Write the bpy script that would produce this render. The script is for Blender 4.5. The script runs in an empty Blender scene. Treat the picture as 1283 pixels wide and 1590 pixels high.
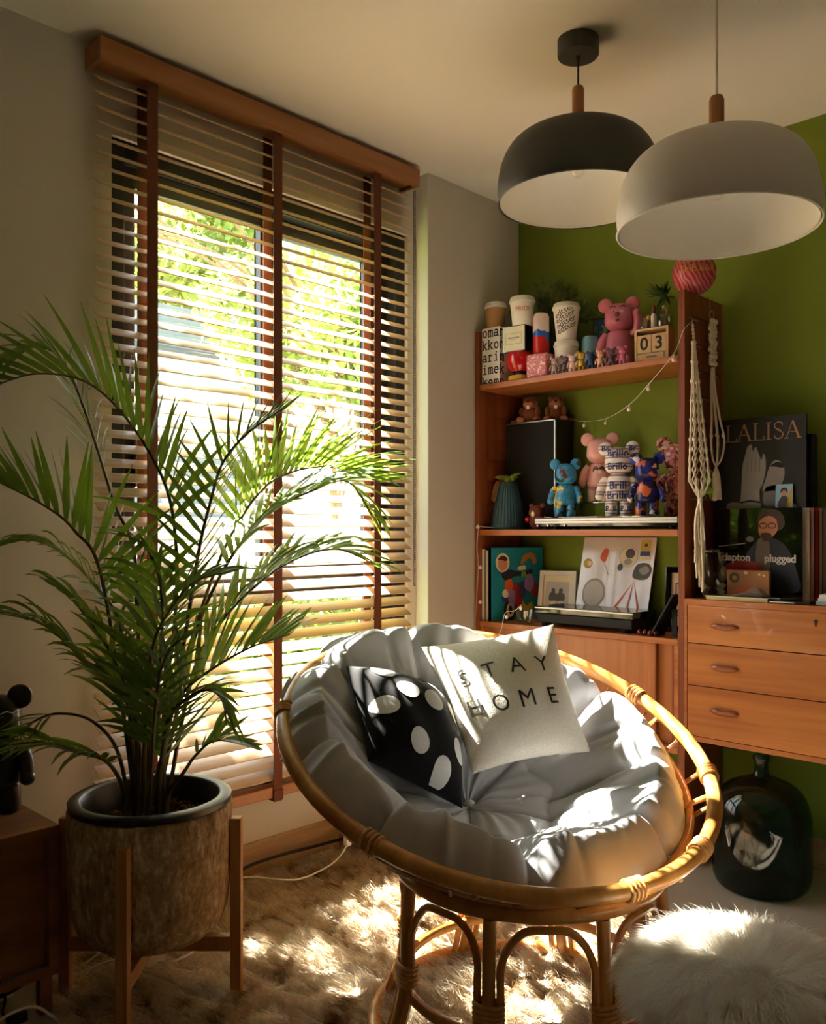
import bpy, bmesh, math, random
import numpy as np
from mathutils import Vector, Matrix, Euler

random.seed(7)
rng = np.random.default_rng(7)
SC = bpy.context.scene
COL = SC.collection
PI = math.pi

# ------------------------------------------------------------------ camera, world, sun, exposure
cam_d = bpy.data.cameras.new('camera')
cam_d.sensor_fit = 'HORIZONTAL'
cam_d.sensor_width = 36.0
cam_d.lens = 1364.0 / 1283.0 * 36.0
cam_d.shift_y = 29.0 / 1283.0
cam_d.clip_start = 0.05
cam_d.clip_end = 200
cam = bpy.data.objects.new('camera', cam_d)
COL.objects.link(cam)
cam.location = (2.414, -3.150, 1.167)
cam.rotation_euler = (PI / 2, 0, math.radians(44.35))
SC.camera = cam

world = bpy.data.worlds.new('sky')
SC.world = world
world.use_nodes = True
bg = world.node_tree.nodes['Background']
bg.inputs['Color'].default_value = (0.86, 0.93, 1.0, 1)
bg.inputs['Strength'].default_value = 2.9

sun_d = bpy.data.lights.new('sun_offscreen', 'SUN')
sun_d.energy = 52.0
sun_d.angle = math.radians(0.7)
sun_d.color = (1.0, 0.92, 0.80)
sun = bpy.data.objects.new('sun_offscreen', sun_d)
COL.objects.link(sun)
sun.rotation_euler = Vector((1.0, 0.07, -1.0)).to_track_quat('-Z', 'Y').to_euler()
sun.location = (-6, -1, 6)

SC.view_settings.view_transform = 'Standard'
SC.view_settings.look = 'None'
SC.view_settings.exposure = 1.62
SC.view_settings.gamma = 1.0
SC.view_settings.use_curve_mapping = False
try:
    SC.cycles.max_bounces = 10
    SC.cycles.diffuse_bounces = 6
    SC.cycles.transparent_max_bounces = 16
    SC.cycles.sample_clamp_indirect = 6.0
    SC.cycles.caustics_reflective = False
    SC.cycles.caustics_refractive = False
except Exception:
    pass

# ------------------------------------------------------------------ materials
MATS = {}


def srgb(r, g, b):
    f = lambda c: c / 12.92 if c <= 0.04045 else ((c + 0.055) / 1.055) ** 2.4
    return (f(r / 255), f(g / 255), f(b / 255), 1.0)


def base_mat(name):
    m = bpy.data.materials.new(name)
    m.use_nodes = True
    nt = m.node_tree
    b = nt.nodes['Principled BSDF']
    MATS[name] = m
    return m, nt, b


def coords(nt, scale=(1, 1, 1), kind='Object', rot=(0, 0, 0)):
    tc = nt.nodes.new('ShaderNodeTexCoord')
    mp = nt.nodes.new('ShaderNodeMapping')
    mp.inputs['Scale'].default_value = scale
    mp.inputs['Rotation'].default_value = rot
    nt.links.new(tc.outputs[kind], mp.inputs['Vector'])
    return mp.outputs['Vector']


def ramp(nt, fac, stops, interp='LINEAR'):
    r = nt.nodes.new('ShaderNodeValToRGB')
    r.color_ramp.interpolation = interp
    e = r.color_ramp.elements
    while len(e) < len(stops):
        e.new(0.5)
    for i, (p, c) in enumerate(stops):
        e[i].position = p
        e[i].color = c
    nt.links.new(fac, r.inputs['Fac'])
    return r.outputs['Color']


def bump(nt, b, height, strength=0.2, dist=0.002):
    bm_ = nt.nodes.new('ShaderNodeBump')
    bm_.inputs['Strength'].default_value = strength
    bm_.inputs['Distance'].default_value = dist
    nt.links.new(height, bm_.inputs['Height'])
    nt.links.new(bm_.outputs['Normal'], b.inputs['Normal'])


def noise(nt, vec, scale=5.0, detail=4.0, rough=0.55, dist=0.0):
    n = nt.nodes.new('ShaderNodeTexNoise')
    n.inputs['Scale'].default_value = scale
    n.inputs['Detail'].default_value = detail
    n.inputs['Roughness'].default_value = rough
    n.inputs['Distortion'].default_value = dist
    nt.links.new(vec, n.inputs['Vector'])
    return n.outputs['Fac']


def plain(name, col, rough=0.5, metal=0.0, spec=0.5, var=0.06, nscale=12.0, bmp=0.0, bscale=200.0, sheen=0.0, coat=0.0):
    """procedural: colour with slight noise variation and optional fine relief"""
    m, nt, b = base_mat(name)
    v = coords(nt)
    f = noise(nt, v, nscale, 3)
    c0 = tuple(max(0, c * (1 - var)) for c in col[:3]) + (1,)
    c1 = tuple(min(1, c * (1 + var)) for c in col[:3]) + (1,)
    nt.links.new(ramp(nt, f, [(0.3, c0), (0.7, c1)]), b.inputs['Base Color'])
    b.inputs['Roughness'].default_value = rough
    b.inputs['Metallic'].default_value = metal
    b.inputs['Specular IOR Level'].default_value = spec
    b.inputs['Sheen Weight'].default_value = sheen
    b.inputs['Coat Weight'].default_value = coat
    if bmp:
        bump(nt, b, noise(nt, v, bscale, 3), bmp, 0.002)
    return m


def wood(name, dark, light, axis='Z', rough=0.45, scale=1.0, coat=0.0, spec=0.4):
    m, nt, b = base_mat(name)
    s = {'X': (0.6, 14, 14), 'Y': (14, 0.6, 14), 'Z': (14, 14, 0.6)}[axis]
    v = coords(nt, tuple(k * scale for k in s))
    f = noise(nt, v, 2.2, 6, 0.6, 0.6)
    mid = tuple((a + c) / 2 for a, c in zip(dark, light))
    col = ramp(nt, f, [(0.28, dark), (0.5, mid), (0.72, light)])
    v2 = coords(nt, (1.3, 1.3, 1.3))
    f2 = noise(nt, v2, 2.0, 2)
    mx = nt.nodes.new('ShaderNodeMix')
    mx.data_type = 'RGBA'
    mx.blend_type = 'MULTIPLY'
    mx.inputs[0].default_value = 0.35
    nt.links.new(col, mx.inputs[6])
    nt.links.new(ramp(nt, f2, [(0.3, (0.6, 0.55, 0.5, 1)), (0.7, (1, 1, 1, 1))]), mx.inputs[7])
    nt.links.new(mx.outputs[2], b.inputs['Base Color'])
    b.inputs['Roughness'].default_value = rough
    b.inputs['Coat Weight'].default_value = coat
    b.inputs['Specular IOR Level'].default_value = spec
    bump(nt, b, f, 0.06, 0.001)
    return m


def cells(name, cols, scale=14.0, rough=0.35, dist=0.3, stretch=(1, 1, 1)):
    """printed colour patches: a voronoi cell picks one of the listed inks"""
    m, nt, b = base_mat(name)
    v = coords(nt, stretch)
    vo = nt.nodes.new('ShaderNodeTexVoronoi')
    vo.inputs['Scale'].default_value = scale
    if dist:
        n = nt.nodes.new('ShaderNodeTexNoise')
        n.inputs['Scale'].default_value = scale * 0.7
        nt.links.new(v, n.inputs['Vector'])
        ad = nt.nodes.new('ShaderNodeMixRGB')
        ad.blend_type = 'ADD'
        ad.inputs['Fac'].default_value = dist
        nt.links.new(v, ad.inputs['Color1'])
        nt.links.new(n.outputs['Color'], ad.inputs['Color2'])
        nt.links.new(ad.outputs['Color'], vo.inputs['Vector'])
    else:
        nt.links.new(v, vo.inputs['Vector'])
    sep = nt.nodes.new('ShaderNodeSeparateColor')
    nt.links.new(vo.outputs['Color'], sep.inputs['Color'])
    n = len(cols)
    nt.links.new(ramp(nt, sep.outputs['Red'], [(i / n, c) for i, c in enumerate(cols)], 'CONSTANT'), b.inputs['Base Color'])
    b.inputs['Roughness'].default_value = rough
    return m


def clear_glass(name, tint=(1, 1, 1, 1), gloss=0.12, rough=0.02):
    """thin clear sheet: mostly transparent with a fresnel reflection"""
    m = bpy.data.materials.new(name)
    m.use_nodes = True
    nt = m.node_tree
    nt.nodes.clear()
    out = nt.nodes.new('ShaderNodeOutputMaterial')
    tr = nt.nodes.new('ShaderNodeBsdfTransparent')
    tr.inputs['Color'].default_value = tint
    gl = nt.nodes.new('ShaderNodeBsdfGlossy')
    gl.inputs['Roughness'].default_value = rough
    fr = nt.nodes.new('ShaderNodeFresnel')
    fr.inputs['IOR'].default_value = 1.45
    ad = nt.nodes.new('ShaderNodeMath')
    ad.operation = 'MULTIPLY_ADD'
    ad.inputs[1].default_value = 0.9
    ad.inputs[2].default_value = gloss * 0.2
    nt.links.new(fr.outputs[0], ad.inputs[0])
    gm = nt.nodes.new('ShaderNodeNewGeometry')
    fb = nt.nodes.new('ShaderNodeMath')
    fb.operation = 'SUBTRACT'
    fb.inputs[0].default_value = 1.0
    nt.links.new(gm.outputs['Backfacing'], fb.inputs[1])
    ml = nt.nodes.new('ShaderNodeMath')
    ml.operation = 'MULTIPLY'
    nt.links.new(ad.outputs[0], ml.inputs[0])
    nt.links.new(fb.outputs[0], ml.inputs[1])
    mx = nt.nodes.new('ShaderNodeMixShader')
    nt.links.new(ml.outputs[0], mx.inputs[0])
    nt.links.new(tr.outputs[0], mx.inputs[1])
    nt.links.new(gl.outputs[0], mx.inputs[2])
    nt.links.new(mx.outputs[0], out.inputs[0])
    MATS[name] = m
    return m


def leaf_mat(name, dark, light, trans=0.45, rough=0.4, nscale=6.0):
    m, nt, b = base_mat(name)
    v = coords(nt)
    f = noise(nt, v, nscale, 3)
    col = ramp(nt, f, [(0.3, dark), (0.7, light)])
    nt.links.new(col, b.inputs['Base Color'])
    b.inputs['Roughness'].default_value = rough
    tl = nt.nodes.new('ShaderNodeBsdfTranslucent')
    hs = nt.nodes.new('ShaderNodeHueSaturation')
    hs.inputs['Hue'].default_value = 0.475
    hs.inputs['Value'].default_value = 1.7
    nt.links.new(col, hs.inputs['Color'])
    nt.links.new(hs.outputs['Color'], tl.inputs['Color'])
    mx = nt.nodes.new('ShaderNodeMixShader')
    mx.inputs[0].default_value = trans
    nt.links.new(b.outputs[0], mx.inputs[1])
    nt.links.new(tl.outputs[0], mx.inputs[2])
    out = nt.nodes['Material Output']
    nt.links.new(mx.outputs[0], out.inputs['Surface'])
    return m


# room
plain('wall_white', srgb(206, 200, 190), 0.9, spec=0.2, var=0.02, nscale=3, bmp=0.05, bscale=60)
plain('ceiling_white', srgb(240, 236, 228), 0.95, spec=0.15, var=0.015, nscale=2)
plain('wall_green', srgb(122, 140, 52), 0.85, spec=0.25, var=0.03, nscale=2.5, bmp=0.04, bscale=80)
plain('floor_tile', srgb(168, 160, 148), 0.55, spec=0.35, var=0.06, nscale=4)
wood('oak_base', srgb(166, 134, 98), srgb(198, 168, 132), 'Y', 0.55)
plain('black_alu', srgb(26, 27, 30), 0.4, spec=0.4, var=0.1)
clear_glass('pane_glass', (0.97, 0.985, 0.98, 1))
wood('slat_wood', srgb(208, 180, 146), srgb(232, 208, 176), 'Y', 0.5)
wood('valance_wood', srgb(160, 104, 62), srgb(184, 128, 82), 'Y', 0.45, 0.6)
plain('tape_brown', srgb(106, 56, 36), 0.85, var=0.1, nscale=60, bmp=0.2, bscale=900)
plain('cord_dark', srgb(40, 36, 34), 0.6)
# furniture
wood('teak_v', srgb(116, 56, 30), srgb(154, 84, 46), 'Z', 0.42, coat=0.08)
wood('teak_x', srgb(150, 84, 40), srgb(194, 122, 66), 'X', 0.42, coat=0.08)
wood('teak_front', srgb(160, 92, 42), srgb(204, 134, 72), 'X', 0.38, 0.8, coat=0.15)
wood('teak_door', srgb(152, 88, 44), srgb(190, 122, 68), 'Z', 0.4, 0.8, coat=0.12)
wood('teak_handle', srgb(128, 64, 34), srgb(168, 96, 56), 'X', 0.3, coat=0.3)
wood('side_oak', srgb(118, 74, 40), srgb(158, 108, 64), 'Y', 0.5, 0.7)
wood('stand_oak', srgb(158, 108, 58), srgb(196, 146, 88), 'Z', 0.5)
wood('light_wood', srgb(206, 170, 124), srgb(226, 196, 152), 'X', 0.6)
wood('neck_wood', srgb(168, 112, 66), srgb(200, 146, 96), 'Z', 0.5)
wood('rattan', srgb(170, 108, 46), srgb(216, 160, 86), 'Z', 0.32, 0.5, coat=0.25)
plain('rattan_bind', srgb(196, 142, 78), 0.45, var=0.2, nscale=80, bmp=0.3, bscale=300)
plain('cane_weave', srgb(150, 100, 52), 0.5, var=0.2, nscale=60)
plain('cushion_grey', srgb(184, 184, 187), 0.95, spec=0.1, var=0.03, nscale=30, bmp=0.35, bscale=900, sheen=0.3)
plain('boucle', srgb(232, 226, 212), 0.98, spec=0.1, var=0.06, nscale=160, bmp=1.0, bscale=220, sheen=0.3)
plain('velvet_black', srgb(13, 13, 15), 0.9, spec=0.15, var=0.2, nscale=80, sheen=0.12)
plain('dot_white', srgb(226, 226, 226), 0.95, spec=0.1, var=0.06, nscale=200, bmp=0.8, bscale=700)
plain('ink_black', srgb(16, 16, 17), 0.6)
plain('ink_red', srgb(196, 34, 34), 0.5)
plain('ink_blue', srgb(36, 48, 120), 0.5)
plain('ink_grey', srgb(120, 116, 108), 0.6)
plain('ink_white', srgb(236, 234, 228), 0.6)
plain('bronze', srgb(182, 138, 104), 0.35, metal=0.4)
plain('lamp_dark', srgb(62, 63, 60), 0.55, var=0.03)
plain('lamp_white', srgb(226, 222, 218), 0.5, var=0.015)
plain('lamp_inside', srgb(240, 238, 232), 0.45, var=0.01)
plain('cable_white', srgb(224, 220, 212), 0.5)
plain('cable_black', srgb(20, 20, 22), 0.5)
plain('plastic_white', srgb(232, 230, 224), 0.4)
plain('plastic_black', srgb(8, 8, 9), 0.5, spec=0.25)
plain('gloss_black', srgb(9, 9, 10), 0.08, coat=0.5)
plain('metal_silver', srgb(172, 168, 162), 0.38, metal=1.0)
plain('speaker_cloth', srgb(24, 24, 24), 0.95, var=0.15, nscale=200, bmp=0.4, bscale=900)
wood('speaker_case', srgb(28, 10, 10), srgb(46, 18, 16), 'Z', 0.4)
plain('cotton', srgb(228, 216, 194), 0.95, var=0.08, nscale=80, bmp=0.8, bscale=500)
plain('soil', srgb(60, 38, 26), 1.0, var=0.5, nscale=60, bmp=1.0, bscale=90)
plain('pot_black', srgb(18, 19, 20), 0.4, var=0.1)
clear_glass('bottle_clear', (0.93, 0.95, 0.92, 1), 0.5)
clear_glass('bulb_glass', (0.97, 0.96, 0.93, 1), 0.5)
clear_glass('acrylic', (0.9, 0.89, 0.86, 1), 0.8, 0.08)


# pot: weathered stone with vertical streaks
def stone_mat():
    m, nt, b = base_mat('pot_stone')
    v = coords(nt, (24, 24, 8))
    f = noise(nt, v, 2.0, 8, 0.78)
    v2 = coords(nt, (1, 1, 1))
    f2 = noise(nt, v2, 70, 4, 0.7)
    col = ramp(nt, f, [(0.34, srgb(116, 92, 64)), (0.5, srgb(172, 146, 110)), (0.66, srgb(226, 208, 178))])
    mx = nt.nodes.new('ShaderNodeMix')
    mx.data_type = 'RGBA'
    mx.blend_type = 'MULTIPLY'
    mx.inputs[0].default_value = 0.6
    nt.links.new(col, mx.inputs[6])
    nt.links.new(ramp(nt, f2, [(0.35, (0.45, 0.42, 0.4, 1)), (0.6, (1, 1, 1, 1))]), mx.inputs[7])
    nt.links.new(mx.outputs[2], b.inputs['Base Color'])
    b.inputs['Roughness'].default_value = 0.9
    bump(nt, b, f, 0.5, 0.004)


stone_mat()


def rug_mat():
    m, nt, b = base_mat('rug_fur')
    v = coords(nt, (6.0, 1.8, 1), rot=(0, 0, math.radians(-14)))
    f = noise(nt, v, 1.3, 5, 0.68, 0.5)
    f2 = noise(nt, coords(nt), 90, 2)
    col = ramp(nt, f, [(0.31, srgb(92, 64, 40)), (0.385, srgb(160, 130, 96)), (0.45, srgb(220, 205, 180)), (0.66, srgb(242, 234, 216))])
    mx = nt.nodes.new('ShaderNodeMix')
    mx.data_type = 'RGBA'
    mx.blend_type = 'MULTIPLY'
    mx.inputs[0].default_value = 0.75
    nt.links.new(col, mx.inputs[6])
    nt.links.new(ramp(nt, f2, [(0.3, (0.5, 0.44, 0.38, 1)), (0.65, (1, 1, 1, 1))]), mx.inputs[7])
    nt.links.new(mx.outputs[2], b.inputs['Base Color'])
    b.inputs['Roughness'].default_value = 0.9
    b.inputs['Specular IOR Level'].default_value = 0.05
    return m


def hairy(m, amount=0.4):
    """thin hairs let part of the light through"""
    nt = m.node_tree
    b = nt.nodes['Principled BSDF']
    tl = nt.nodes.new('ShaderNodeBsdfTranslucent')
    nt.links.new(b.inputs['Base Color'].links[0].from_socket, tl.inputs['Color'])
    mx = nt.nodes.new('ShaderNodeMixShader')
    mx.inputs[0].default_value = amount
    nt.links.new(b.outputs[0], mx.inputs[1])
    nt.links.new(tl.outputs[0], mx.inputs[2])
    nt.links.new(mx.outputs[0], nt.nodes['Material Output'].inputs['Surface'])


hairy(rug_mat())
hairy(plain('stool_fur', srgb(242, 238, 230), 0.7, spec=0.2, var=0.05, nscale=30))
leaf_mat('palm_leaf', srgb(58, 90, 24), srgb(98, 134, 42), 0.45, 0.35)
leaf_mat('palm_stem', srgb(70, 64, 30), srgb(112, 98, 54), 0.05, 0.5, 14)
leaf_mat('tree_leaf', srgb(76, 100, 40), srgb(128, 148, 72), 0.5, 0.6, 1.2)
leaf_mat('shrub_leaf', srgb(52, 80, 26), srgb(96, 122, 48), 0.45, 0.6, 3.0)
leaf_mat('fern_leaf', srgb(74, 92, 44), srgb(128, 146, 82), 0.25, 0.5, 20)
leaf_mat('cutting_leaf', srgb(22, 48, 20), srgb(46, 82, 34), 0.2, 0.4, 20)
leaf_mat('lime_leaf', srgb(120, 150, 40), srgb(172, 196, 80), 0.4, 0.4, 30)
plain('bark', srgb(96, 74, 54), 0.95, var=0.3, nscale=20, bmp=0.8, bscale=30)

# ------------------------------------------------------------------ geometry helpers


class MB:
    def __init__(self):
        self.v = []
        self.f = []

    def add(self, vs, fs):
        o = len(self.v)
        self.v.extend([tuple(p) for p in vs])
        self.f.extend([tuple(i + o for i in q) for q in fs])
        return self

    def box(self, x0, x1, y0, y1, z0, z1, M=None):
        vs = [(x0, y0, z0), (x1, y0, z0), (x1, y1, z0), (x0, y1, z0), (x0, y0, z1), (x1, y0, z1), (x1, y1, z1), (x0, y1, z1)]
        if M is not None:
            vs = [M @ Vector(p) for p in vs]
        return self.add(vs, [(0, 3, 2, 1), (4, 5, 6, 7), (0, 1, 5, 4), (1, 2, 6, 5), (2, 3, 7, 6), (3, 0, 4, 7)])

    def cbox(self, c, s, M=None):
        return self.box(c[0] - s[0] / 2, c[0] + s[0] / 2, c[1] - s[1] / 2, c[1] + s[1] / 2, c[2] - s[2] / 2, c[2] + s[2] / 2, M)

    def tube(self, pts, r, n=8, closed=False, caps=True):
        P = [Vector(p) for p in pts]
        N = len(P)
        rs = r if isinstance(r, (list, tuple)) else [r] * N
        up = Vector((0, 0, 1))
        vs = []
        t0 = (P[1] - P[0]).normalized()
        nrm = t0.cross(up)
        if nrm.length < 1e-3:
            nrm = t0.cross(Vector((1, 0, 0)))
        nrm.normalize()
        for i in range(N):
            if closed:
                t = P[(i + 1) % N] - P[i - 1]
            else:
                t = P[min(i + 1, N - 1)] - P[max(i - 1, 0)]
            t.normalize()
            nrm = nrm - t * nrm.dot(t)
            if nrm.length < 1e-6:
                nrm = t.orthogonal()
            nrm.normalize()
            bn = t.cross(nrm)
            for k in range(n):
                a = 2 * PI * k / n
                vs.append(P[i] + (nrm * math.cos(a) + bn * math.sin(a)) * rs[i])
        fs = []
        M_ = N if closed else N - 1
        for i in range(M_):
            j = (i + 1) % N
            for k in range(n):
                l = (k + 1) % n
                fs.append((i * n + k, i * n + l, j * n + l, j * n + k))
        if caps and not closed:
            fs.append(tuple(reversed(range(n))))
            fs.append(tuple((N - 1) * n + k for k in range(n)))
        return self.add(vs, fs)

    def lathe(self, prof, n=32, c=(0, 0, 0), M=None, close=False, caps=True):
        vs = []
        for r, z in prof:
            for k in range(n):
                a = 2 * PI * k / n
                p = Vector((r * math.cos(a), r * math.sin(a), z))
                p = (M @ p) if M is not None else p
                vs.append(p + Vector(c))
        fs = []
        m = len(prof)
        for i in range(m if close else m - 1):
            j = (i + 1) % m
            for k in range(n):
                l = (k + 1) % n
                fs.append((i * n + k, i * n + l, j * n + l, j * n + k))
        if caps and not close:
            if prof[0][0] > 1e-6:
                fs.append(tuple(reversed(range(n))))
            if prof[-1][0] > 1e-6:
                fs.append(tuple((m - 1) * n + k for k in range(n)))
        return self.add(vs, fs)

    def ell(self, c, rx, ry, rz, n=16, m=10, M=None):
        vs, fs = [], []
        for i in range(m + 1):
            ph = PI * i / m
            for k in range(n):
                a = 2 * PI * k / n
                p = Vector((rx * math.sin(ph) * math.cos(a), ry * math.sin(ph) * math.sin(a), rz * math.cos(ph)))
                if M is not None:
                    p = M @ p
                vs.append(p + Vector(c))
        for i in range(m):
            for k in range(n):
                l = (k + 1) % n
                fs.append((i * n + k, (i + 1) * n + k, (i + 1) * n + l, i * n + l))
        return self.add(vs, fs)

    def grid(self, fn, nu, nv, cu=False):
        vs = [fn(i / (nu if cu else nu - 1), j / (nv - 1)) for j in range(nv) for i in range(nu)]
        fs = []
        for j in range(nv - 1):
            for i in range(nu if cu else nu - 1):
                k = (i + 1) % nu
                fs.append((j * nu + i, j * nu + k, (j + 1) * nu + k, (j + 1) * nu + i))
        return self.add(vs, fs)

    def prism(self, poly, d0, d1, M=None):
        """polygon in local XZ, extruded along local Y from d0 to d1"""
        n = len(poly)
        vs = [Vector((x, d0, z)) for x, z in poly] + [Vector((x, d1, z)) for x, z in poly]
        if M is not None:
            vs = [M @ p for p in vs]
        fs = [tuple(range(n)), tuple(reversed(range(n, 2 * n)))]
        fs += [(i, i + n, (i + 1) % n + n, (i + 1) % n) for i in range(n)]
        return self.add(vs, fs)


def obj(name, mb, mat, parent=None, smooth=False, bevel=0.0, seg=2, loc=None, rot=None, sub=0, angle=40):
    if isinstance(mb, MB):
        me = bpy.data.meshes.new(name)
        me.from_pydata(mb.v, [], mb.f)
        b = bmesh.new()
        b.from_mesh(me)
        bmesh.ops.remove_doubles(b, verts=b.verts, dist=1e-6)
        bmesh.ops.recalc_face_normals(b, faces=b.faces)
        b.to_mesh(me)
        b.free()
    else:
        me = mb
    me.materials.clear()
    me.materials.append(MATS[mat] if isinstance(mat, str) else mat)
    o = bpy.data.objects.new(name, me)
    COL.objects.link(o)
    if parent is not None:
        o.parent = parent
    if loc is not None:
        o.location = loc
    if rot is not None:
        o.rotation_euler = rot
    if smooth:
        me.polygons.foreach_set('use_smooth', [True] * len(me.polygons))
        if angle < 180:
            try:
                me.set_sharp_from_angle(angle=math.radians(angle))
            except Exception:
                pass
    if bevel:
        md = o.modifiers.new('bevel', 'BEVEL')
        md.width = bevel
        md.segments = seg
        md.limit_method = 'ANGLE'
        md.angle_limit = math.radians(35)
    if sub:
        md = o.modifiers.new('sub', 'SUBSURF')
        md.levels = sub
        md.render_levels = sub
    return o


def tag(o, label, cat, group=None):
    o['label'] = label
    o['category'] = cat
    if group:
        o['group'] = group
    return o


def thing(name, label, cat, loc=(0, 0, 0), rotz=0.0, group=None):
    o = bpy.data.objects.new(name, None)
    o.empty_display_size = 0.05
    COL.objects.link(o)
    o.location = loc
    o.rotation_euler = (0, 0, rotz)
    return tag(o, label, cat, group)


def struct(name, mb, mat, parent=None, **k):
    o = obj(name, mb, mat, parent, **k)
    if parent is None:
        o['kind'] = 'structure'
    return o


def spline(pts, per=8, closed=False):
    P = [Vector(p) for p in pts]
    out = []
    n = len(P)
    rg = range(n) if closed else range(n - 1)
    for i in rg:
        if closed:
            a, b, c, d = P[i - 1], P[i], P[(i + 1) % n], P[(i + 2) % n]
        else:
            a, b, c, d = P[max(i - 1, 0)], P[i], P[i + 1], P[min(i + 2, n - 1)]
        for k in range(per):
            t = k / per
            out.append(0.5 * ((2 * b) + (c - a) * t + (2 * a - 5 * b + 4 * c - d) * t * t + (3 * b - a - 3 * c + d) * t ** 3))
    if not closed:
        out.append(P[-1].copy())
    return out


def text_mesh(s, size, extrude=0.0006, align='CENTER', space=1.0, offset=0.0, line=1.0):
    """lettering as a mesh in local XY, front towards +Z"""
    cu = bpy.data.curves.new('lettering', 'FONT')
    cu.body = s
    cu.size = size
    cu.extrude = extrude
    cu.align_x = align
    cu.align_y = 'CENTER'
    cu.space_character = space
    cu.space_line = line
    cu.offset = offset
    cu.resolution_u = 3
    to = bpy.data.objects.new('lettering_tmp', cu)
    COL.objects.link(to)
    dg = bpy.context.evaluated_depsgraph_get()
    me = bpy.data.meshes.new_from_object(to.evaluated_get(dg))
    bpy.data.objects.remove(to)
    bpy.data.curves.remove(cu)
    return me


def cut_grid(me, step, axis=0):
    b = bmesh.new()
    b.from_mesh(me)
    xs = [v.co[axis] for v in b.verts]
    if xs:
        x = math.floor(min(xs) / step) * step + step
        nrm = [0, 0, 0]
        nrm[axis] = 1
        while x < max(xs):
            co = [0, 0, 0]
            co[axis] = x
            bmesh.ops.bisect_plane(b, geom=b.verts[:] + b.edges[:] + b.faces[:], plane_co=co, plane_no=nrm)
            x += step
    b.to_mesh(me)
    b.free()


def lettering(s, size, mat, parent, fn=None, M=None, step=None, name='lettering', **k):
    me = text_mesh(s, size, **k)
    if fn is not None:
        if step:
            cut_grid(me, step, 0)
            cut_grid(me, step, 1)
        for v in me.vertices:
            v.co = fn(v.co)
    if M is not None:
        me.transform(M)
    return obj(name, me, mat, parent)


# text upright on a plane facing -Y (front of things on the shelves)
FACE = Matrix.Rotation(PI / 2, 4, 'X')


def at_face(x, y, z, rotz=0.0, tilt=0.0, roll=0.0):
    return Matrix.Translation((x, y, z)) @ Matrix.Rotation(rotz, 4, 'Z') @ Matrix.Rotation(tilt, 4, 'X') @ FACE @ Matrix.Rotation(roll, 4, 'Z')


def ray_wrap(R, z0, ang0=-PI / 2, taper=0.0, off=0.0008):
    """wrap lettering round a vertical cylinder or cone of radius R at height z0"""
    def fn(co):
        a = ang0 + co.x / R
        r = R + taper * co.y + off + co.z
        return Vector((r * math.cos(a), r * math.sin(a), z0 + co.y))
    return fn


# ------------------------------------------------------------------ the room
XW = -0.07          # inside face of the window wall
struct('floor', MB().box(-0.19, 4.4, -5.6, 0.1, -0.08, 0.0), 'floor_tile')
struct('ceiling', MB().box(-0.19, 4.4, -5.6, 0.1, 2.6, 2.7), 'ceiling_white')
struct('wall_green', MB().box(-0.19, 4.4, 0.0, 0.1, 0, 2.6), 'wall_green')
wy0, wy1, wz0, wz1 = -1.90, -0.64, 0.40, 2.355
m = MB()
m.box(-0.19, XW, -5.6, wy0, 0, 2.6)
m.box(-0.19, XW, wy1, 0.0, 0, 2.6)
m.box(-0.19, XW, wy0, wy1, 0, wz0)
m.box(-0.19, XW, wy0, wy1, wz1, 2.6)
struct('wall_window', m, 'wall_white')
struct('wall_column', MB().box(XW, 0.0, -0.594, 0.0, 0, 2.6), 'wall_white', bevel=0.004)
struct('wall_right', MB().box(4.3, 4.4, -5.6, 0.0, 0, 2.6), 'wall_white')
m = MB().box(-0.19, 4.3, -5.6, -5.5, 0, 2.6)
struct('wall_back', m, 'wall_white')
struct('baseboard_window', MB().box(XW, XW + 0.016, -5.5, -0.594, 0, 0.107), 'oak_base', bevel=0.002)
struct('baseboard_column', MB().box(0.0, 0.016, -0.594, 0.0, 0, 0.107).box(XW + 0.016, 0.016, -0.61, -0.594, 0, 0.107), 'oak_base', bevel=0.002)
struct('baseboard_green', MB().box(0.016, 4.3, -0.016, 0.0, 0, 0.107), 'oak_base', bevel=0.002)
m = MB()
for a, b_ in ((wy0, wy0 + 0.05), (wy1 - 0.055, wy1)):
    m.box(-0.17, -0.085, a, b_, wz0, wz1)
m.box(-0.17, -0.085, wy0 + 0.05, wy1 - 0.055, wz1 - 0.07, wz1)
m.box(-0.17, -0.085, wy0 + 0.05, wy1 - 0.055, wz0, wz0 + 0.05)
win = struct('window_1', m, 'black_alu', bevel=0.003)


def sash(y0, y1, z0, z1, x0, x1, l, r, t, b_):
    k = MB()
    k.box(x0, x1, y0, y0 + l, z0, z1).box(x0, x1, y1 - r, y1, z0, z1)
    k.box(x0, x1, y0 + l, y1 - r, z1 - t, z1).box(x0, x1, y0 + l, y1 - r, z0, z0 + b_)
    s = obj('sash', k, 'black_alu', win, bevel=0.003)
    g = obj('pane', MB().box((x0 + x1) / 2 - 0.003, (x0 + x1) / 2 + 0.003, y0 + l, y1 - r, z0 + b_, z1 - t), 'pane_glass', s)


ya, yb = wy0 + 0.05, wy1 - 0.055
za, zb = wz0 + 0.05, wz1 - 0.07
sash(ya, -1.275, 0.98, zb, -0.130, -0.095, 0.038, 0.065, 0.062, 0.06)
sash(-1.310, yb, 0.98, zb, -0.166, -0.133, 0.035, 0.115, 0.062, 0.06)
sash(ya, yb, za, 0.975, -0.150, -0.115, 0.04, 0.06, 0.05, 0.05)
obj('handle', MB().box(-0.095, -0.075, -1.82, -1.80, 1.30, 1.45), 'metal_silver', win, bevel=0.004)

# ------------------------------------------------------------------ venetian blind
BL = thing('venetian_blind', 'light wooden venetian blind with brown ladder tapes in front of the window', 'blind', (0, -1.33, 0.26))
by = 1.33


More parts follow.
